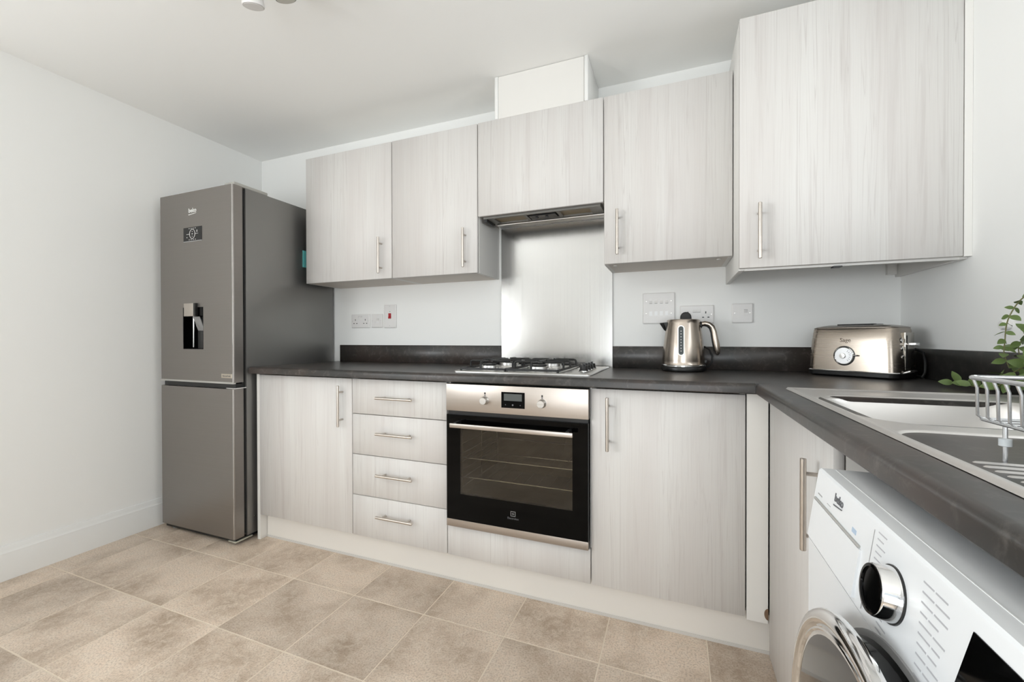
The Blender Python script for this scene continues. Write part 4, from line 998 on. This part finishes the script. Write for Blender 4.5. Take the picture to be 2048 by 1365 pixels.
# control panel, leaning back towards the top
pf = [(0.30, 0.729), (WX, 0.729), (WX + 0.0005, 0.745), (0.2035, 0.8295), (0.2046, 0.8330), (0.2075, 0.8350), (0.30, 0.8350)]
cpn = obj('control_panel', prism(BM(), pf, WYA, WYB, 'y'), WASHER, t, angle=25)
obj('top', bx(0.301, 0.76, WYA, WYB, 0.729, 0.8350), WASHER, t, smooth=False)
obj('top_seam', bx(0.2235, 0.2245, WYA + 0.004, WYB - 0.004, 0.8348, 0.8354), UPVC, t, smooth=False)
tilt = math.atan2(0.2035 - WX - 0.0005, 0.8295 - 0.745)
def on_panel(y, h, out=0.0):
    """point on the leaning control panel, h along its slope from the lower edge"""
    return Vector((WX + 0.0005 + h * math.sin(tilt) - out * math.cos(tilt), y, 0.745 + h * math.cos(tilt) + out * math.sin(tilt)))
def panel_basis():
    n_ = Vector((-math.cos(tilt), 0, math.sin(tilt))); yv = Vector((math.sin(tilt), 0, math.cos(tilt))); xv = Vector((0, -1, 0))
    return Matrix((xv, yv, n_)).transposed().to_4x4()
PB = panel_basis()
def slab(b, y0, y1, h0, h1, o0, o1):
    loft(b, [[on_panel(y, h, o) for y, h in ((y0, h0), (y1, h0), (y1, h1), (y0, h1))] for o in (o0, o1)])
# detergent drawer
b = BM(); slab(b, 0.752, 0.585, -0.010, 0.046, -0.006, 0.0026)
dw = obj('detergent_drawer', b, WASHER, cpn, smooth=False)
b = BM(); slab(b, 0.752, 0.590, 0.0465, 0.0490, -0.001, 0.0022)
obj('drawer_gap', b, mat('gap_grey', lin(172, 171, 167), 0.6, var=0.02), dw, smooth=False)
b = BM(); slab(b, 0.706, 0.692, 0.0555, 0.0560, 0, 0.0004); slab(b, 0.745, 0.728, 0.0560, 0.0575, 0, 0.0004)
obj('drawer_print', b, GREYP, cpn, smooth=False)
b = BM(); slab(b, 0.618, 0.606, 0.0545, 0.060, 0, 0.0004)
obj('blue_print', b, BLUE, cpn, smooth=False)
beko(cpn, on_panel(0.668, 0.0685, 0.0004), PB, 0.0150, DARKP)
b = BM(); slab(b, 0.5655, 0.5645, -0.010, 0.080, 0, 0.0003)
obj('panel_groove', b, GREYP, cpn, smooth=False)
# programme print around the dial
b = BM(); g = random.Random(5)
for k in range(10):
    h = 0.076 - k * 0.0086
    y_ = 0.468 - 0.001 * k
    for q in range(2):
        L2 = g.uniform(0.010, 0.019); slab(b, y_, y_ - L2, h - 0.0006, h + 0.0009, 0, 0.0003); y_ -= L2 + 0.0025
for k in range(5):
    h = 0.081 - k * 0.007; L2 = g.uniform(0.012, 0.020)
    slab(b, 0.556 , 0.556 - L2, h - 0.0005, h + 0.0008, 0, 0.0003)
for k in range(4):
    h = 0.010 - k * 0.006; L2 = g.uniform(0.010, 0.02)
    slab(b, 0.530, 0.530 - L2, h - 0.0005, h + 0.0008, 0, 0.0003)
obj('programme_print', b, mat('soft_grey_print', lin(176, 176, 180), 0.6, var=0.02), cpn, smooth=False)['kind'] = 'stuff'
# dial
dy, dh = 0.512, 0.038
def dial(prof, seg=48):
    b = BM(); rings = []
    for r_, o in prof:
        rings.append([on_panel(dy + r_ * math.cos(2 * math.pi * k / seg), dh + r_ * math.sin(2 * math.pi * k / seg), o) for k in range(seg)])
    return loft(b, rings)
dk = obj('programme_dial', dial([(0.0262, 0.0012), (0.0258, 0.003), (0.0245, 0.0150), (0.0240, 0.0165), (0.0225, 0.0172), (0.0205, 0.0165), (0.0195, 0.015)]), CHROME, cpn, angle=50)
obj('dial_base_ring', dial([(0.0272, 0.0), (0.0272, 0.0016), (0.0260, 0.002)]), BLACK, dk)
obj('dial_cap', dial([(0.0236, 0.0158), (0.0232, 0.0178), (0.0202, 0.0180), (0.0196, 0.0164), (0.002, 0.0164)]), BGLOSS, dk)
# display
b = BM()
loft(b, [[on_panel(y, h, o) for y, h in ((0.418, -0.016), (0.20, -0.016), (0.20, 0.0755), (0.4015, 0.0755))] for o in (-0.002, 0.0009)])
ds = obj('display', b, BGLOSS, cpn, smooth=False)
# door: chrome ring, smoked mirror glass, dark surround
cy_, cz_ = 0.463, 0.546
def dring(prof, c=(WX, cy_, cz_), seg=72): return lathe(BM(), prof, seg, c, 'x')
dd = obj('door_rim', dring([(0.190, 0.0), (0.1905, -0.006), (0.194, -0.020), (0.2020, -0.032), (0.17, -0.034)]), BGLOSS, t, angle=50)
obj('rim_bevel', dring([(0.197, 0.0005), (0.1965, -0.0015), (0.1900, -0.0025)]), GREYP, dd)
dr_ = obj('door_ring', dring([(0.198, -0.026), (0.2070, -0.029), (0.2090, -0.036), (0.2065, -0.041), (0.2010, -0.0435), (0.1960, -0.0430), (0.1920, -0.0400), (0.1890, -0.0370)]), CHROME, t, angle=50)
obj('inner_ring', dring([(0.1905, -0.038), (0.1895, -0.0415), (0.1875, -0.0420), (0.1860, -0.0400)]), CHROME, dr_, angle=50)
obj('door_glass', dring([(0.1875, -0.0395), (0.1600, -0.0420), (0.1000, -0.0455), (0.0400, -0.0475), (0.0020, -0.0480)]), DOORGLASS, dr_, angle=60)

# ------------------------------------------------------------------ ceiling spotlight
t = thing('ceiling_spotlight', 'white ceiling spotlight cluster at the top edge of the view', 'ceiling light', (-1.25, 0.86, ZC))
obj('ceiling_plate', lathe(BM(), [(0.060, 0.0), (0.060, -0.018), (0.055, -0.024), (0.002, -0.025)], 36, (-1.25, 0.84, ZC - 0.0002)), WHITEP, t)
def head(c, aim, m, rad=0.034, face=None):
    c = Vector(c); a = Vector(aim).normalized()
    b = BM(); tube(b, [c - a * 0.050, c - a * 0.046, c - a * 0.02, c + a * 0.03, c + a * 0.034], rad, 28, radii=[rad * 0.55, rad * 0.75, rad * 0.92, rad, rad * 0.96])
    hd2 = obj('lamp_head', b, m, t)
    b = BM(); tube(b, [c + a * 0.0345, c + a * 0.0355], rad * 0.86, 24)
    obj('bulb_face', b, face or WHITEP, hd2)
    obj('arm', tube(BM(), [c - a * 0.04, Vector((c.x * 0.6 - 1.25 * 0.4, c.y * 0.6 + 0.84 * 0.4, ZC - 0.06)), Vector((-1.25, 0.84, ZC - 0.022))], 0.007, 10), WHITEP, t)
head((-1.315, 0.992, 2.182), (-0.10, 0.25, -0.95), WHITEP)
head((-1.200, 1.012, 2.188), (0.05, 0.35, -0.93), GREYM, face=mat('lamp_face_grey', lin(196, 194, 186), 0.5, var=0.02))
head((-1.24, 0.72, 2.17), (0.2, -0.7, -0.7), WHITEP)
